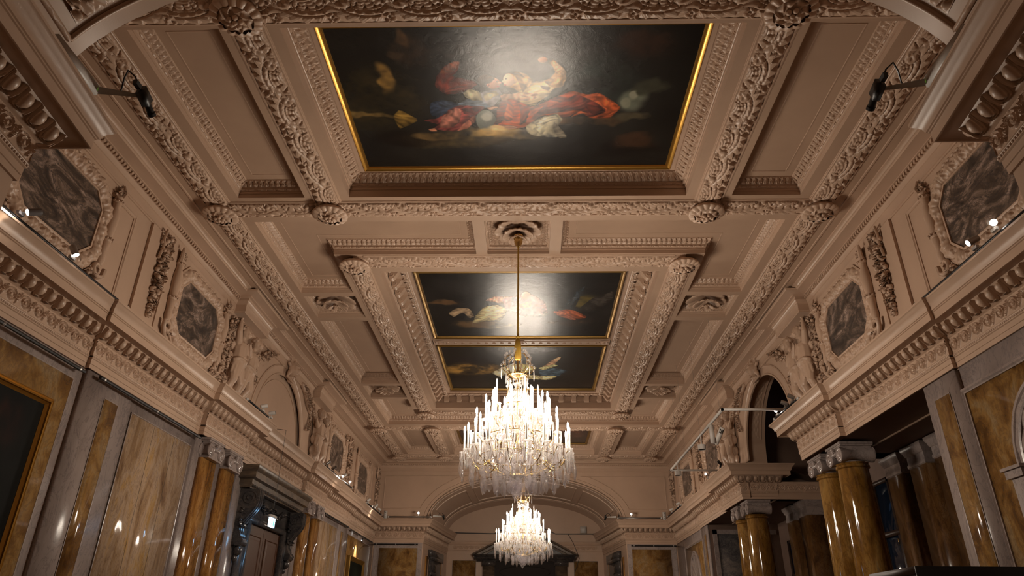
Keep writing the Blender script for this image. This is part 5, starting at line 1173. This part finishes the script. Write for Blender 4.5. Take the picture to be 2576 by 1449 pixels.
# ---------------------------------------------------------------- far portal with pediment, side portals
o = empty('pediment_portal', (0, 35.745, 0), 'banded marble portal with triangular pediment behind the farther chandelier', 'portal')
def fP(a, b, h): return np.stack(np.broadcast_arrays(A(a), -A(h), A(b)), -1)
mb = MB()
for s_ in (-1, 1):
    L_ = [(s_ * 2.52, 5.14), (0, 6.42)]
    if s_ > 0: L_ = L_[::-1]
    sweep(mb, L_, [(.30, 0), (.30, .30), (.22, .32), (.20, .40), (.10, .42), (.06, .5), (0, .52), (0, 0)], fP)
mb.build('raking_cornice', 'portal', o, smooth=30)
mb = MB(); mb.box(-2.42, 2.42, -.42, 0, 4.90, 5.04); mb.box(-2.5, 2.5, -.50, 0, 5.04, 5.12); mb.box(-2.3, 2.3, -.34, 0, 4.82, 4.90); mb.build('lower_cornice', 'dark', o, smooth=0)
mb = MB(); mb.add([(-2.2, -.12, 5.12), (2.2, -.12, 5.12), (0, -.12, 6.22)], [(0, 1, 2)]); mb.build('pediment_field', 'dark', o, smooth=0)
for s_ in (-1, 1):
    mb = MB(); a, b = sorted((s_ * 1.45, s_ * 2.0)); mb.box(a, b, -.30, 0, 0, 4.62); mb.build('portal_pilaster', 'portal', o, smooth=0)
    mb = MB(); mb.box(a - .05, b + .05, -.36, 0, 4.62, 4.84); mb.build('portal_capital', 'dark', o, smooth=0)
mb = MB(); mb.box(-1.45, 1.45, -.14, 0, 3.9, 4.82); t_ = np.linspace(0, 2 * PI, 60); mb.tube(np.stack([1.2 * np.cos(t_), np.full(60, -.15), 4.36 + .26 * np.sin(t_)], -1), .025, 6); mb.build('portal_frieze', 'mattdark', o, smooth=30)
mb = MB(); mb.box(-1.45, 1.45, -.05, -.01, 0, 3.9); mb.build('portal_opening', 'blackbox', o, smooth=0)  # black sheet stands in for the dark of the doorway
for sx, nm in ((-1, 'left'), (1, 'right')):
    o = empty('side_portal', (0, 0, 0), 'narrow dark marble doorcase on the %s slanting wall of the far recess' % nm, 'portal', 'doorcases of the far recess')
    d = Vector((sx * (3.79 - 4.33), 35.76 - YF, 0)).normalized(); c = Vector((sx * 4.33, YF, 0)) + d * 2.1; n_ = Vector((-sx * d.y * 1.0, sx * d.x, 0)); n_ = Vector((-sx, sx * d.x * -sx * -1 * 0 + 0, 0)) if False else Vector((-sx * abs(d.y), -abs(d.x), 0))
    o.matrix_world = Matrix(((d.x, n_.x, 0, c.x), (d.y, n_.y, 0, c.y), (0, 0, 1, 0), (0, 0, 0, 1)))
    mb = MB(); mb.box(-1.15, 1.15, 0, .16, 4.72, 4.98); mb.box(-1.05, 1.05, 0, .18, 4.6, 4.72); mb.build('door_cornice', 'dark', o, smooth=0)
    mb = MB(); mb.box(-.95, .95, 0, .08, 4.1, 4.6); mb.box(-.9, .9, 0, .13, 3.98, 4.1); mb.build('door_frieze', 'dark', o, smooth=0)
    mb = MB(); mb.box(-.95, -.65, 0, .1, 0, 4.0); mb.box(.65, .95, 0, .1, 0, 4.0); mb.build('door_jamb', 'dark', o, smooth=0)
    mb = MB(); mb.box(-.65, .65, 0, .03, 0, 4.0); mb.build('door_panel', 'brown', o, smooth=0)
    mb = MB(); mb.box(-1.6, -1.2, 0, .02, .9, 4.7); mb.box(1.2, 1.6, 0, .02, .9, 4.7); mb.build('side_panel', 'brown', o, smooth=0)

# ---------------------------------------------------------------- wall paintings
def wall_picture(side, y, z0, z1, w_, lb, fw, items, base, tilt=0.0, nx=120, gold='gold'):
    o = empty('wall_painting', (0, 0, 0), lb, 'painting'); o.matrix_world = wallmat(side, y, 1, 0, .06)
    canvas('canvas', lambda a, b, h: np.stack(np.broadcast_arrays(A(a), A(h), A(b)), -1), -w_ / 2 + fw, w_ / 2 - fw, z1 - fw, z0 + fw, .05, items, base, nx, 77, o, 'matt_canvas')
    mb = MB(); sweep(mb, [(-w_ / 2, z0), (-w_ / 2, z1), (w_ / 2, z1), (w_ / 2, z0)], [(0, 0), (0, .10), (.02, .115), (.035, .10), (.045, .12), (.06, .11), (fw * .65, .08), (fw * .7, .09), (fw * .85, .07), (fw, .055), (fw, .045)], fLoc, True); mb.build('gilt_frame', gold, o, smooth=30)
wall_picture('left', 7.55, 1.0, 4.47, 3.1, 'very large dark portrait in a gilt frame on the left wall at the picture edge', .10,
             [('e', .80, .12, .10, .08, (44, 22, 16), .9), ('e', .7, .55, .22, .2, (34, 20, 14), .8), ('e', .75, .62, .02, .02, (150, 120, 60), .6)], (13, 13, 11), nx=90)
wall_picture('left', 28.15, 1.9, 4.22, 2.5, 'small dark picture in a gilt frame lit from above, far end of the left wall', .16, [('e', .5, .5, .3, .3, (34, 40, 30), 1)], (18, 22, 18), nx=40, gold='oldgold')

# ---------------------------------------------------------------- picture rails, cables, speaker, box
def rail(mtx, L, lb):
    o = empty('picture_rail', (0, 0, 0), lb, 'rail', 'dark picture hanging rails'); o.matrix_world = mtx
    mb = MB(); mb.tube([(0, .10, 0), (L, .10, 0)], .026, 8); mb.build('rod', 'black', o)
    for x in (.12, L * .5, L - .12): mb = MB(); mb.tube([(x, 0, 0), (x, .10, 0)], .014, 6); mb.ball((x, .10, 0), .034, 6, 8); mb.build('rod_bracket', 'steel', o)
rail(wallmat('left', 6.0, 1, 5.04, .055), 3.55, 'dark hanging rail above the very large dark portrait')
rail(wallmat('left', 9.9, 1, 5.08, .08), 3.6, 'dark hanging rail above the rosy marble panel left of the pilasters')
rail(wallmat('left', 22.9, 1, 5.08, .08), 3.3, 'dark hanging rail beyond the doorcase and pilasters')
rail(wallmat('left', 26.7, 1, 5.08, .04), 3.9, 'dark hanging rail over the small lit picture at the far left')
for sx, nm in ((-1, 'left'), (1, 'right')):
    x0 = -6.43 if sx < 0 else 4.52
    rail(Matrix(((1, 0, 0, x0), (0, -1, 0, YF - .02), (0, 0, 1, 5.08), (0, 0, 0, 1))), 1.9, 'dark hanging rail on the end wall %s of the arch' % nm)
mb = MB(); mb.tube([(-3.6, 35.55, 6.12), (-1.5, 35.68, 6.1), (-.7, 35.68, 6.46), (.7, 35.68, 6.46), (1.5, 35.68, 6.1), (3.3, 35.6, 6.1), (3.6, 35.5, 6.12)], .022, 6); mb.build('black_cable', 'black', label='black cable lying along the ledge of the far back wall', cat='cable')
mb = MB(); mb.tube([(2.1, 35.70, 6.1), (2.35, 35.70, 5.7), (2.62, 35.70, 5.0), (2.4, 35.70, 4.4)], .012, 6); mb.build('black_cable', 'black', label='thin black cable hanging down right of the pediment', cat='cable')
o = empty('wall_speaker', (2.86, 35.74, 6.15), 'square white loudspeaker on the ledge right of the farther chandelier', 'speaker')
mb = MB(); mb.box(-.15, .15, -.12, 0, 0, .3); mb.build('speaker_box', 'white', o, smooth=0); mb = MB(); mb.box(-.13, .13, -.13, -.12, .02, .28); mb.build('speaker_grille', 'white', o, smooth=0)
o = empty('display_case', (4.45, 6.75, 0), 'tall dark free-standing showcase top at the lower right corner', 'showcase')
mb = MB(); mb.box(-.99, 1.2, -.4, .45, 0, 2.10); mb.build('case_body', 'greybox', o, smooth=0)
mb = MB(); mb.box(-1.0, 1.22, -.42, -.40, 0, 2.16); mb.build('case_front', 'blackbox', o, smooth=0, label='front panel, blackened as the unlit side')  # front coloured black for shade, the lit sides stay grey
mb = MB(); mb.box(-1.0, 1.22, -.40, .47, 2.10, 2.16); mb.box(-1.0, -.985, -.40, .47, 2.03, 2.05); mb.build('case_top', 'greybox', o, smooth=0)

# exit sign
o = empty('exit_sign', (-5.72, 16.55, 3.80), 'glowing green and white emergency exit sign hanging on a wire before the doorcase', 'exit sign')
mb = MB(); mb.box(-.02, .02, -.16, .16, 0.0, .2); mb.build('sign_plate', 'signface', o, smooth=0)
mb = MB()
for x in (-.0215, .0205):                               # running figure, arrow, doorway
    X0, X1 = x, x + .001
    mb.box(X0, X1, .03, .11, .04, .16); mb.box(X0, X1, -.09, -.02, .07, .085); mb.add([(x, -.12, .0775), (x, -.08, .05), (x, -.08, .105)], [(0, 1, 2)])
mb.build('sign_symbol', 'signmark', o, smooth=0)
mb = MB(); mb.box(-.045, .045, -.18, .18, .2, .26); mb.build('lamp_housing', 'white', o, smooth=0)
mb = MB()
for y in (-.14, .14): mb.tube([(0, y, .26), (0, 0, .42)], .004, 5)
mb.tube([(0, 0, .42), (0, 0, 2.26)], .005, 5); mb.tube([(0, 0, 2.26), (-.35, 0, 2.30)], .006, 5); mb.build('hanging_wire', 'black', o)
# ---------------------------------------------------------------- chandeliers
def mesh_of(mb, name, m, smooth=35):
    o = mb.build(name, m, smooth=smooth); me = o.data; bpy.data.objects.remove(o); return me
mb = MB(); mb.lathe([(0, 0), (.012, 0), (.017, .03), (.019, .055), (.015, .085), (.007, .112), (0, .125)], 10); bulb_me = mesh_of(mb, 'bulb', 'bulb', 60)
mb = MB(); mb.lathe([(0, 0), (.0165, 0), (.0165, .33), (.012, .34), (0, .34)], 12); candle_me = mesh_of(mb, 'candle', 'candle')
mb = MB(); mb.lathe([(0, -.02), (.025, -.02), (.05, -.012), (.075, .0), (.08, .01), (.06, .004), (.02, .0), (.022, .02), (0, .02)], 18, mod=lambda th: 1 + .05 * np.cos(9 * th)); pan_me = mesh_of(mb, 'drip_pan', 'crystal')
def pendeloque(L, w_):
    mb = MB(); prof = [(0, 0), (.18, -.06), (.55, -.22), (.85, -.42), (1.0, -.56), (.80, -.66), (.84, -.72), (.45, -.88), (0, -1.0)]
    n = len(prof); P = []
    for s_ in (-1, 0, 1):
        P.append([(w_ * p[0] * s_, 0.0, L * p[1]) for p in prof])
    F_ = [[(w_ * p[0] * .5 * s_, L * .075 * p[0] ** .6, L * p[1]) for p in prof] for s_ in (-1, 1)]
    G = [P[0], F_[0], F_[1], P[2]]; mb.grid(A(G)); G2 = [[(x, -y, z) for x, y, z in r] for r in G]; mb.grid(A(G2))
    mb.ball((0, 0, .02), .012, 5, 6); return mb
drop_me = mesh_of(pendeloque(.20, .055), 'crystal_drop', 'drop', 0)
def prism(mb, x, y, z, L, r=.009, n=5):
    mb.lathe([(0, 0), (r * .7, -.005), (r, -L * .2), (r, -L * .75), (0, -L)], n, (x, y, z))
    mb.ball((x, y, z + .012), r * 1.1, 4, 5)
TIERS = [(.885, 4.375, 18, .0, 1), (.70, 4.68, 12, .15, 1), (.565, 4.92, 10, .1, 1), (.45, 5.0, 8, .3, 1), (.38, 5.19, 4, .75, 0)]
def chandelier(y, lb):
    o = empty('crystal_chandelier', (0, y, 0), lb, 'chandelier', 'crystal chandeliers')
    X = 0.01; r = np.random.RandomState(4)
    # suspension
    mb = MB(); mb.lathe([(0, 8.40), (.04, 8.40), (.05, 8.43), (.075, 8.47), (.085, 8.53), (.06, 8.55), (.075, 8.58), (.10, 8.62), (.10, 8.64), (.05, 8.66), (.04, 8.95), (0, 8.95)], 20, (X, 0, 0))
    for k in range(10): a = k * PI / 5; mb.ball((X + .08 * math.cos(a), .08 * math.sin(a), 8.60), (.018, .018, .04), 6, 6)
    mb.build('ceiling_cup', 'brass', o)
    mb = MB(); mb.tube([(X, 0, 8.42), (X, 0, 7.5), (X, 0, 6.45)], .018, 10); mb.build('rope_cover', 'rope', o)
    mb = MB(); mb.lathe([(0, 6.05), (.05, 6.05), (.062, 6.1), (.06, 6.3), (.045, 6.42), (.025, 6.46), (.04, 6.48), (.04, 6.50), (.02, 6.52), (0, 6.52)], 24, (X, 0, 0), mod=lambda th: 1 + .06 * np.cos(12 * th)); mb.build('tassel', 'rope', o)
    mb = MB(); mb.lathe([(0, 3.93), (.03, 3.93), (.09, 3.96), (.11, 3.99), (.10, 4.02), (.03, 4.04), (.02, 4.5), (.035, 4.55), (.02, 4.6), (.02, 5.1), (.035, 5.15), (.02, 5.2), (.02, 5.70), (.10, 5.72), (.14, 5.76), (.13, 5.78), (.02, 5.77), (.015, 6.06), (0, 6.06)], 20, (X, 0, 0)); mb.build('stem', 'brass', o)
    # crystal beads on the stem
    for z, rr in ((4.15, .07), (4.3, .10), (4.75, .08), (4.9, .11), (5.3, .07), (5.42, .09), (5.58, .07)): mb = MB(); mb.ball((X, 0, z), (rr, rr, rr * .8), 8, 10); mb.build('crystal_ball', 'crystal', o, smooth=0)
    # frame: baskets of gilt rods
    mb = MB(); n = 14
    for k in range(n):
        a = 2 * PI * k / n; c, s_ = math.cos(a), math.sin(a)
        P = [(X + c * q, s_ * q, z) for q, z in ((.10, 4.0), (.35, 4.06), (.55, 4.17), (.64, 4.30))]; mb.tube(P, .005, 5)
        P = [(X + c * q, s_ * q, z) for q, z in ((.64, 4.30), (.58, 4.50), (.40, 4.85), (.22, 5.25), (.17, 5.5), (.19, 5.74))]; mb.tube(P, .0035, 5)
    for q, z in ((.64, 4.30), (.50, 4.66), (.36, 4.93), (.24, 5.2), (.18, 5.74)): a = np.linspace(0, 2 * PI, 49); mb.tube(np.stack([X + q * np.cos(a), q * np.sin(a), np.full(49, z)], -1), .008, 6, False)
    mb.build('gilt_frame', 'brass', o)
    # top crown scrolls with beads
    for k in range(6):
        a = 2 * PI * (k + .25) / 6; c, s_ = math.cos(a), math.sin(a); mb = MB()
        for top in (0, 1):
            t = np.linspace(0, 1, 14); q = (.12 + .17 * np.sin(t * 2.6)) if top == 0 else (.10 + .14 * np.sin(t * 2.9)); z = 5.74 + (.27 if top == 0 else .46) * t - .10 * np.clip(t - .72, 0, 1) * 2
            mb.tube(np.stack([X + c * q, s_ * q, z], -1), .008, 6)
        ar = mb.build('crown_scroll', 'brass', o); mb = MB()
        for q, z, rr in ((.26, 5.98, .026), (.30, 5.93, .024), (.29, 5.87, .02), (.20, 6.16, .026), (.235, 6.12, .022), (.23, 6.07, .024), (.15, 6.20, .02), (.18, 5.70, .024), (.18, 5.62, .022), (.19, 5.54, .024)): mb.ball((X + c * q, s_ * q, z), rr, 6, 8)
        prism(mb, X + c * .30, s_ * .30, 5.86, .2, .012); prism(mb, X + c * .23, s_ * .23, 6.04, .16, .012)
        mb.build('crown_beads', 'crystal', ar, smooth=0)
    # arms with candles
    pts = []
    for (R, z, n, ph, lit) in TIERS:
        for k in range(n):
            a = 2 * PI * (k + ph) / n + ph; rr = R * (1 + .02 * math.sin(k * 2.3)); c, s_ = math.cos(a), math.sin(a); zz = z + .012 * math.sin(k * 1.7)
            r0 = max(.10, R - .40); z0 = z - .12 if R < .8 else 4.22
            t = np.linspace(0, 1, 12); q = r0 + (rr - r0) * t; zc = z0 + (zz - z0) * t ** 2 - .12 * np.sin(t * PI) ** 1.2
            ar = MB(); ar.tube(np.stack([X + c * q, s_ * q, zc], -1), .008, 6); ao = ar.build('arm', 'brass', o)
            cd = link('candle', candle_me, o, (X + c * rr, s_ * rr, zz)); link('drip_pan', pan_me, cd, (0, 0, -.005))
            if lit: link('bulb', bulb_me, cd, (0, 0, .335))
            else: b = link('bulb', glassbulb, cd, (0, 0, .335))
            pts.append((c, s_, rr, zz))
    # a hundred big drops as parts
    cnt = 0
    for (R, z, n, L) in ((.97, 4.18, 26, 1.1), (.80, 4.08, 22, 1.25), (.60, 4.02, 18, 1.35), (.40, 3.99, 14, 1.3), (.22, 3.95, 8, 1.3), (.72, 4.58, 8, .9), (.50, 5.0, 4, 1.0)):
        for k in range(n):
            a = 2 * PI * (k + .5 * (cnt % 2)) / n + .1; s2 = L * (.85 + .35 * r.rand()); d = link('crystal_drop', drop_me, o, (X + R * math.cos(a), R * math.sin(a), z + .03 * math.sin(k * 2.1))); d.rotation_euler = (0, 0, a + PI / 2 + .3 * (r.rand() - .5)); d.scale = (s2, s2, s2); cnt += 1
    d = link('crystal_drop', drop_me, o, (X, 0, 3.93)); d.scale = (1.5, 3.0, 1.1)
    # everything finer: prism curtains and bead strings
    mb = MB()
    for (c, s_, rr, zz) in pts:
        px, py = X + c * rr, s_ * rr
        for k in range(8):
            a = 2 * PI * k / 8; prism(mb, px + .07 * math.cos(a), py + .07 * math.sin(a), zz - .01, .13 + .05 * (k % 2), .0085)
        for k in range(3): prism(mb, px * .96 + .03 * math.cos(k * 2), py * .96 + .03 * math.sin(k * 2), zz - .14, .10, .012)
    for R, z, n, L in ((.64, 4.28, 60, .16), (.50, 4.64, 50, .20), (.36, 4.92, 40, .22), (.24, 5.18, 26, .2), (.30, 4.30, 24, .2), (.85, 4.24, 60, .12), (.17, 5.46, 20, .2), (.58, 4.52, 60, .2), (.44, 4.80, 56, .2), (.34, 5.06, 44, .2), (.20, 5.34, 26, .2), (.75, 4.42, 60, .18), (.18, 5.66, 18, .14), (.95, 4.30, 60, .14)):
        for k in range(n): a = 2 * PI * (k + r.rand() * .4) / n; prism(mb, X + R * math.cos(a), R * math.sin(a), z + .06 * (r.rand() - .5), L * (.7 + .5 * r.rand()), .010)
    for k in range(18):
        a = 2 * PI * k / 18
        for j in range(16):
            t = j / 15; q = .60 - .42 * t; z = 4.36 + .9 * t - .10 * math.sin(t * PI); mb.ball((X + q * math.cos(a), q * math.sin(a), z), .014, 4, 5)
    mb.build('prism_curtain', 'crystal', o, smooth=0, kind='stuff')
    return o
mb = MB(); mb.lathe([(0, 0), (.012, 0), (.017, .03), (.019, .055), (.015, .085), (.007, .112), (0, .125)], 10); glassbulb = mesh_of(mb, 'bulb', 'crystal', 60)
chandelier(11.72, 'large crystal chandelier with lit candles, nearer and bigger in the picture')
chandelier(24.45, 'crystal chandelier farther down the hall, below the big one and before the pediment portal')

# ---------------------------------------------------------------- spotlights and tracks
def spotlight(p, d, lb, col='white', lit=True, power=0, r=.045, L=.15, gr='track spotlights on the cornices', out=None):
    """p: foot, d: aim"""
    o = empty('track_spotlight', p, lb, 'spotlight', gr); d = Vector(d).normalized(); c = Vector(out or (0, 0, .13)); a, b = c - d * L * .5, c + d * L * .5
    mb = MB(); mb.tube([tuple(a - d * .0), tuple(a + d * .02), tuple(b)], [r * .9, r, r], 16); mb.build('lamp_head', col, o, smooth=40)
    mb = MB(); mb.lathe([(0, .002), (r * .82, .002), (r * .9, -.005)], 16, tuple(b + d * .003), tuple(d)); mb.build('lens', 'lens' if lit else 'black', o, smooth=0)
    mb = MB(); mb.box(-.02, .02, -.05, .05, 0, .04); mb.tube([(0, 0, .03), tuple(c)], .01, 6); mb.build('bracket', col, o, smooth=20)
    if power:
        ld = bpy.data.lights.new('spot', 'SPOT'); ld.energy = power; ld.color = (1, .86, .7); ld.spot_size = 1.0; ld.spot_blend = .8; ld.shadow_soft_size = .03
        lo = bpy.data.objects.new('spot_beam', ld); COL.objects.link(lo); lo.parent = o; lo.location = b + d * .03; lo.rotation_euler = d.to_track_quat('-Z', 'Y').to_euler()
    return o
def track(p0, p1, lb, col='black', w_=.02):
    c = (Vector(p0) + Vector(p1)) / 2; o = empty('lighting_track', c, lb, 'lighting track'); a = Vector(p0) - c; b = Vector(p1) - c
    mb = MB(); d = (b - a).normalized(); n = d.cross(Vector((0, 0, 1))).normalized(); mb.obox((0, 0, 0), tuple((b - a) / 2), tuple(n * w_), (0, 0, w_ * .8)); mb.build('track_bar', col, o, smooth=0)
    for e in (a, b): mb = MB(); mb.obox(tuple(e), tuple(d * .03), tuple(n * w_ * 1.4), (0, 0, w_ * 1.2)); mb.build('end_cap', 'white', o, smooth=0)
    return o
ZT = 6.13
track((-6.06, 6.3, ZT), (-6.06, 9.65, ZT), 'black lighting track along the left cornice below the nearest marble octagon'); track((6.06, 6.3, ZT), (6.06, 9.6, ZT), 'black lighting track along the right cornice below the nearest marble octagon')
track((-5.87, 14.3, ZT), (-5.87, 15.7, ZT), 'short lighting track on the left cornice under the blind arch'); track((5.87, 14.2, ZT), (5.87, 15.75, ZT), 'short lighting track on the right cornice end beside the open arch')
track((-5.90, 20.6, ZT), (-5.90, 24.3, ZT), 'lighting track on the left cornice beneath the farther cherubs')
track((-6.0, 27.2, ZT), (-6.0, 30.2, ZT), 'lighting track on the left cornice near the far corner'); track((6.0, 27.4, ZT), (6.0, 30.2, ZT), 'lighting track on the right cornice near the far corner')
SP = [((-6.0, 7.02, ZT + .02), (-.55, -.65, -.45), 'white spotlight glaring under the nearest left marble octagon', 'greybox', True, 14),
      ((-6.02, 8.12, ZT + .02), (.5, .2, -.9), 'spotlight with lit lens at the lower corner of the nearest left octagon', 'steel', True, 0),
      ((6.0, 7.5, ZT + .02), (-.35, -.75, -.55), 'glaring white spotlight under the nearest right marble octagon', 'white', True, 0),
      ((6.02, 7.95, ZT + .02), (-.8, .2, -.4), 'small spotlight at the lower corner of the nearest right octagon', 'steel', True, 0),
      ((-5.87, 15.3, ZT + .02), (.7, .5, .3), 'white spotlight tilted up under the blind arch, first of two', 'white', False, 0), ((-5.87, 15.85, ZT + .02), (.8, .2, .2), 'white spotlight under the blind arch, second of two', 'white', False, 0),
      ((5.87, 15.55, ZT + .02), (-.5, -.75, -.3), 'lit spotlight at the cornice end beside the open arch', 'white', True, 0), ((5.87, 15.0, ZT + .02), (-.7, .2, .3), 'unlit spotlight beside the open arch, middle one', 'steel', False, 0), ((5.87, 14.55, ZT + .02), (-.7, .1, .4), 'unlit spotlight beside the open arch, nearest one', 'steel', False, 0),
      ((-5.9, 21.1, ZT + .02), (.5, .2, .5), 'pale spotlight by the feet of the farther left cherubs, first of four', 'steel', False, 0), ((-5.9, 21.8, ZT + .02), (.6, -.2, .3), 'pale spotlight by the farther left cherubs, second of four', 'steel', False, 0),
      ((-5.9, 22.5, ZT + .02), (-.5, -.6, -.5), 'pale spotlight by the farther left cherubs, third of four', 'white', True, 14), ((-5.9, 23.9, ZT + .02), (.4, -.7, -.4), 'brightly lit spotlight by the farther left cherubs, last of four', 'white', True, 0),
      ((-6.0, 27.5, ZT + .02), (.5, .3, .4), 'white spotlight near the far left corner, first of four', 'white', False, 0), ((-6.0, 28.2, ZT + .02), (-.55, .4, -.6), 'white spotlight near the far left corner, second of four', 'white', True, 14), ((-6.0, 28.9, ZT + .02), (.5, .2, .3), 'white spotlight near the far left corner, third of four', 'white', False, 0), ((-6.0, 29.7, ZT + .02), (.5, .2, -.3), 'white spotlight near the far left corner, last of four', 'white', False, 0),
      ((6.0, 28.0, ZT + .02), (-.5, .2, -.2), 'white spotlight near the far right corner, nearer of two', 'white', False, 0), ((6.0, 29.4, ZT + .02), (-.5, .2, -.2), 'white spotlight near the far right corner, farther of two', 'white', False, 0),
      ((-4.55, 30.9, 6.21), (.1, -.9, -.35), 'lit spotlight on the end wall cornice left of the far arch', 'white', True, 0), ((4.55, 30.9, 6.21), (.1, -.9, -.35), 'lit spotlight on the end wall cornice right of the far arch', 'white', True, 0),
      ((5.9, 20.95, ZT + .02), (-.6, -.4, .5), 'dark spotlight at the foot of the farther right cherubs', 'black', False, 0), ((5.9, 22.6, ZT + .02), (-.6, -.5, .1), 'white spotlight on the right cornice behind the hanging track frame', 'white', True, 0)]
for p, d, lb, col, lit, pw in SP: spotlight(p, d, lb, col, lit, pw, out=(.17 if p[0] < 0 else -.17, 0, .04) if pw else None)
# wash of the small picture at the far left: lamp on the rail
o = spotlight((-6.22, 28.1, 4.78), (-.45, 0, -1), 'small picture lamp above the little gilt picture at the far left', 'black', True, 60, .03, .1, None)
# end wall tracks, posts and projector arms
for sx, nm in ((-1, 'left'), (1, 'right')):
    track((sx * 5.85, 30.95, 6.17), (sx * 4.0, 30.95, 6.17), 'grey lighting track on the end wall cornice %s of the far arch' % nm, 'steel', .03)
    o = empty('perforated_post', (sx * 5.98, 30.93, 6.1), 'white perforated bracket post in the far %s corner' % nm, 'bracket', 'white perforated posts')
    mb = MB(); mb.box(-.07, .07, -.03, .03, 0, .32); mb.build('post', 'white', o, smooth=0)
    for k in range(3): mb = MB(); mb.lathe([(0, .032), (.014, .032)], 10, (0, 0, .06 + k * .09), (0, -1, 0)); mb.build('post_hole', 'black', o, smooth=0)
def projector(sx, y, lb, near):
    o = empty('projector_arm', (sx * 3.9, y, 6.12), lb, 'projector', 'small projectors on swing arms'); k = -sx
    if near:
        mb = MB(); mb.box(-.05, .05, -.62, .02, .0, .11); mb.build('power_box', 'white', o, smooth=0); mb = MB(); mb.ball((k * .04, .024, .07), .012, 6, 8); mb.build('status_led', 'led', o)
        dy = 0.06 * 0
    mb = MB(); mb.add([(0, .0, .03), (0, .0, .10), (k * .42, .10, .075), (k * .42, .10, .055), (0, .03, .03), (0, .03, .10), (k * .42, .12, .075), (k * .42, .12, .055)], [(0, 1, 2, 3), (4, 5, 6, 7), (0, 1, 5, 4), (3, 2, 6, 7), (0, 3, 7, 4), (1, 2, 6, 5)]); mb.build('swing_arm', 'white', o, smooth=0)
    hx, hy, hz = k * .44, .11, .06
    mb = MB(); mb.obox((hx, hy, hz), (.035, .0, 0), (0, .075, -.02), (0, .012, .055)); mb.build('projector_body', 'black', o, smooth=0)
    mb = MB(); mb.tube([(hx, hy + .06, hz - .02), (hx, hy + .16, hz - .06)], [.034, .034], 14); mb.tube([(hx, hy + .16, hz - .06), (hx, hy + .19, hz - .07)], [.040, .040], 14); mb.build('projector_lens', 'black', o)
    mb = MB(); mb.obox((hx, hy - .14, hz + .02), (.02, 0, 0), (0, .04, 0), (0, 0, .025)); mb.tube([(hx, hy - .08, hz + .02), (hx - k * .03, hy - .16, hz + .10), (hx - k * .07, hy - .22, hz + .12), (hx - k * .16, hy - .12, hz + .12), (hx - k * .22, hy - .03, hz + .04)], .008, 6); mb.build('power_cable', 'black', o)
    mb = MB(); mb.ball((k * .41, .11, .065), (.03, .03, .045), 8, 10); mb.build('hinge', 'steel', o)
for sx, nm in ((-1, 'left'), (1, 'right')):
    projector(sx, 4.9, 'black projector on a pale arm, upper %s of the picture on the near cornice' % nm, True)
    projector(sx, 30.75, 'tiny projector on a pale arm at the %s foot of the far arch' % nm, False)
# hanging track frame on the right
o = empty('lighting_gantry', (4.6, 18.6, 6.25), 'white U-shaped lighting frame reaching out from the right cornice under the open arch', 'lighting frame')
for nm, a, b in (('near_arm', (0, -3.2, 0), (1.42, -3.2, 0)), ('far_arm', (0, 3.2, 0), (1.42, 3.2, 0)), ('track_bar', (0, -3.2, 0), (0, 3.2, 0))):
    mb = MB(); a, b = A(a), A(b); c = (a + b) / 2; h_ = (b - a) / 2; n_ = A((0, .025, 0)) if 'arm' in nm else A((.025, 0, 0)); mb.obox(c, h_ + (h_ / np.linalg.norm(h_)) * .025, n_, (0, 0, .025)); mb.build(nm, 'white', o, smooth=0)
mb = MB()
for y, zt in ((-2.98, 2.34), (-.9, 2.62), (1.0, 2.62), (2.0, 2.34)): mb.tube([(0, y, 0.03), (0, y, zt)], .003, 4)
mb.build('suspension_wires', 'steel', o)
def drum(y, lb):
    o = empty('drum_lamp', (4.6, y, 6.12), lb, 'lamp', 'drum lamps on the hanging frame'); mb = MB(); mb.lathe([(0, -.12), (.10, -.12), (.10, -.24), (.085, -.24), (.08, -.22)], 28); mb.lathe([(0, -.10), (.03, -.11), (.10, -.12)], 20); mb.build('lamp_housing', 'white', o); mb = MB(); mb.lathe([(0, -.225), (.082, -.235)], 24); mb.build('lamp_face', 'black', o, smooth=0); mb = MB(); mb.tube([(0, 0, .10), (0, 0, -.12)], .014, 8); mb.build('lamp_stem', 'white', o)
drum(17.65, 'white drum lamp hanging from the frame, nearer of two'); drum(20.8, 'white drum lamp hanging from the frame, farther of two')
o = empty('frame_projector', (4.62, 16.6, 6.2), 'long white cylindrical projector with black slots hanging from the frame', 'projector')
d = Vector((-.28, .35, -.62)).normalized(); mb = MB(); c = Vector((.14, 0, -.28)); mb.tube([tuple(c - d * .26), tuple(c - d * .24), tuple(c + d * .15), tuple(c + d * .17)], [.05, .062, .062, .05], 20); mb.build('projector_tube', 'white', o)
mb = MB(); mb.lathe([(0, .004), (.03, .003)], 14, tuple(c + d * .17), tuple(d)); mb.build('lens', 'lens', o, smooth=0)
sd = d.cross(Vector((0, 1, 0))).normalized(); u2 = d.cross(sd).normalized()
for k in range(-1, 2):
    mb = MB(); q = c - d * .17 + (u2 * math.cos(k * .5) + sd * math.sin(k * .5)) * .061 * (1 if u2.y < 0 else -1); mb.obox(tuple(q), tuple(d * .05), tuple(sd * .009), tuple(u2 * .006)); mb.build('cooling_slot', 'black', o, smooth=0)
mb = MB(); mb.box(-.05, .05, -.04, .04, -.42, .02); mb.build('driver_box', 'white', o, smooth=0)
# unused prototype data is left unlinked
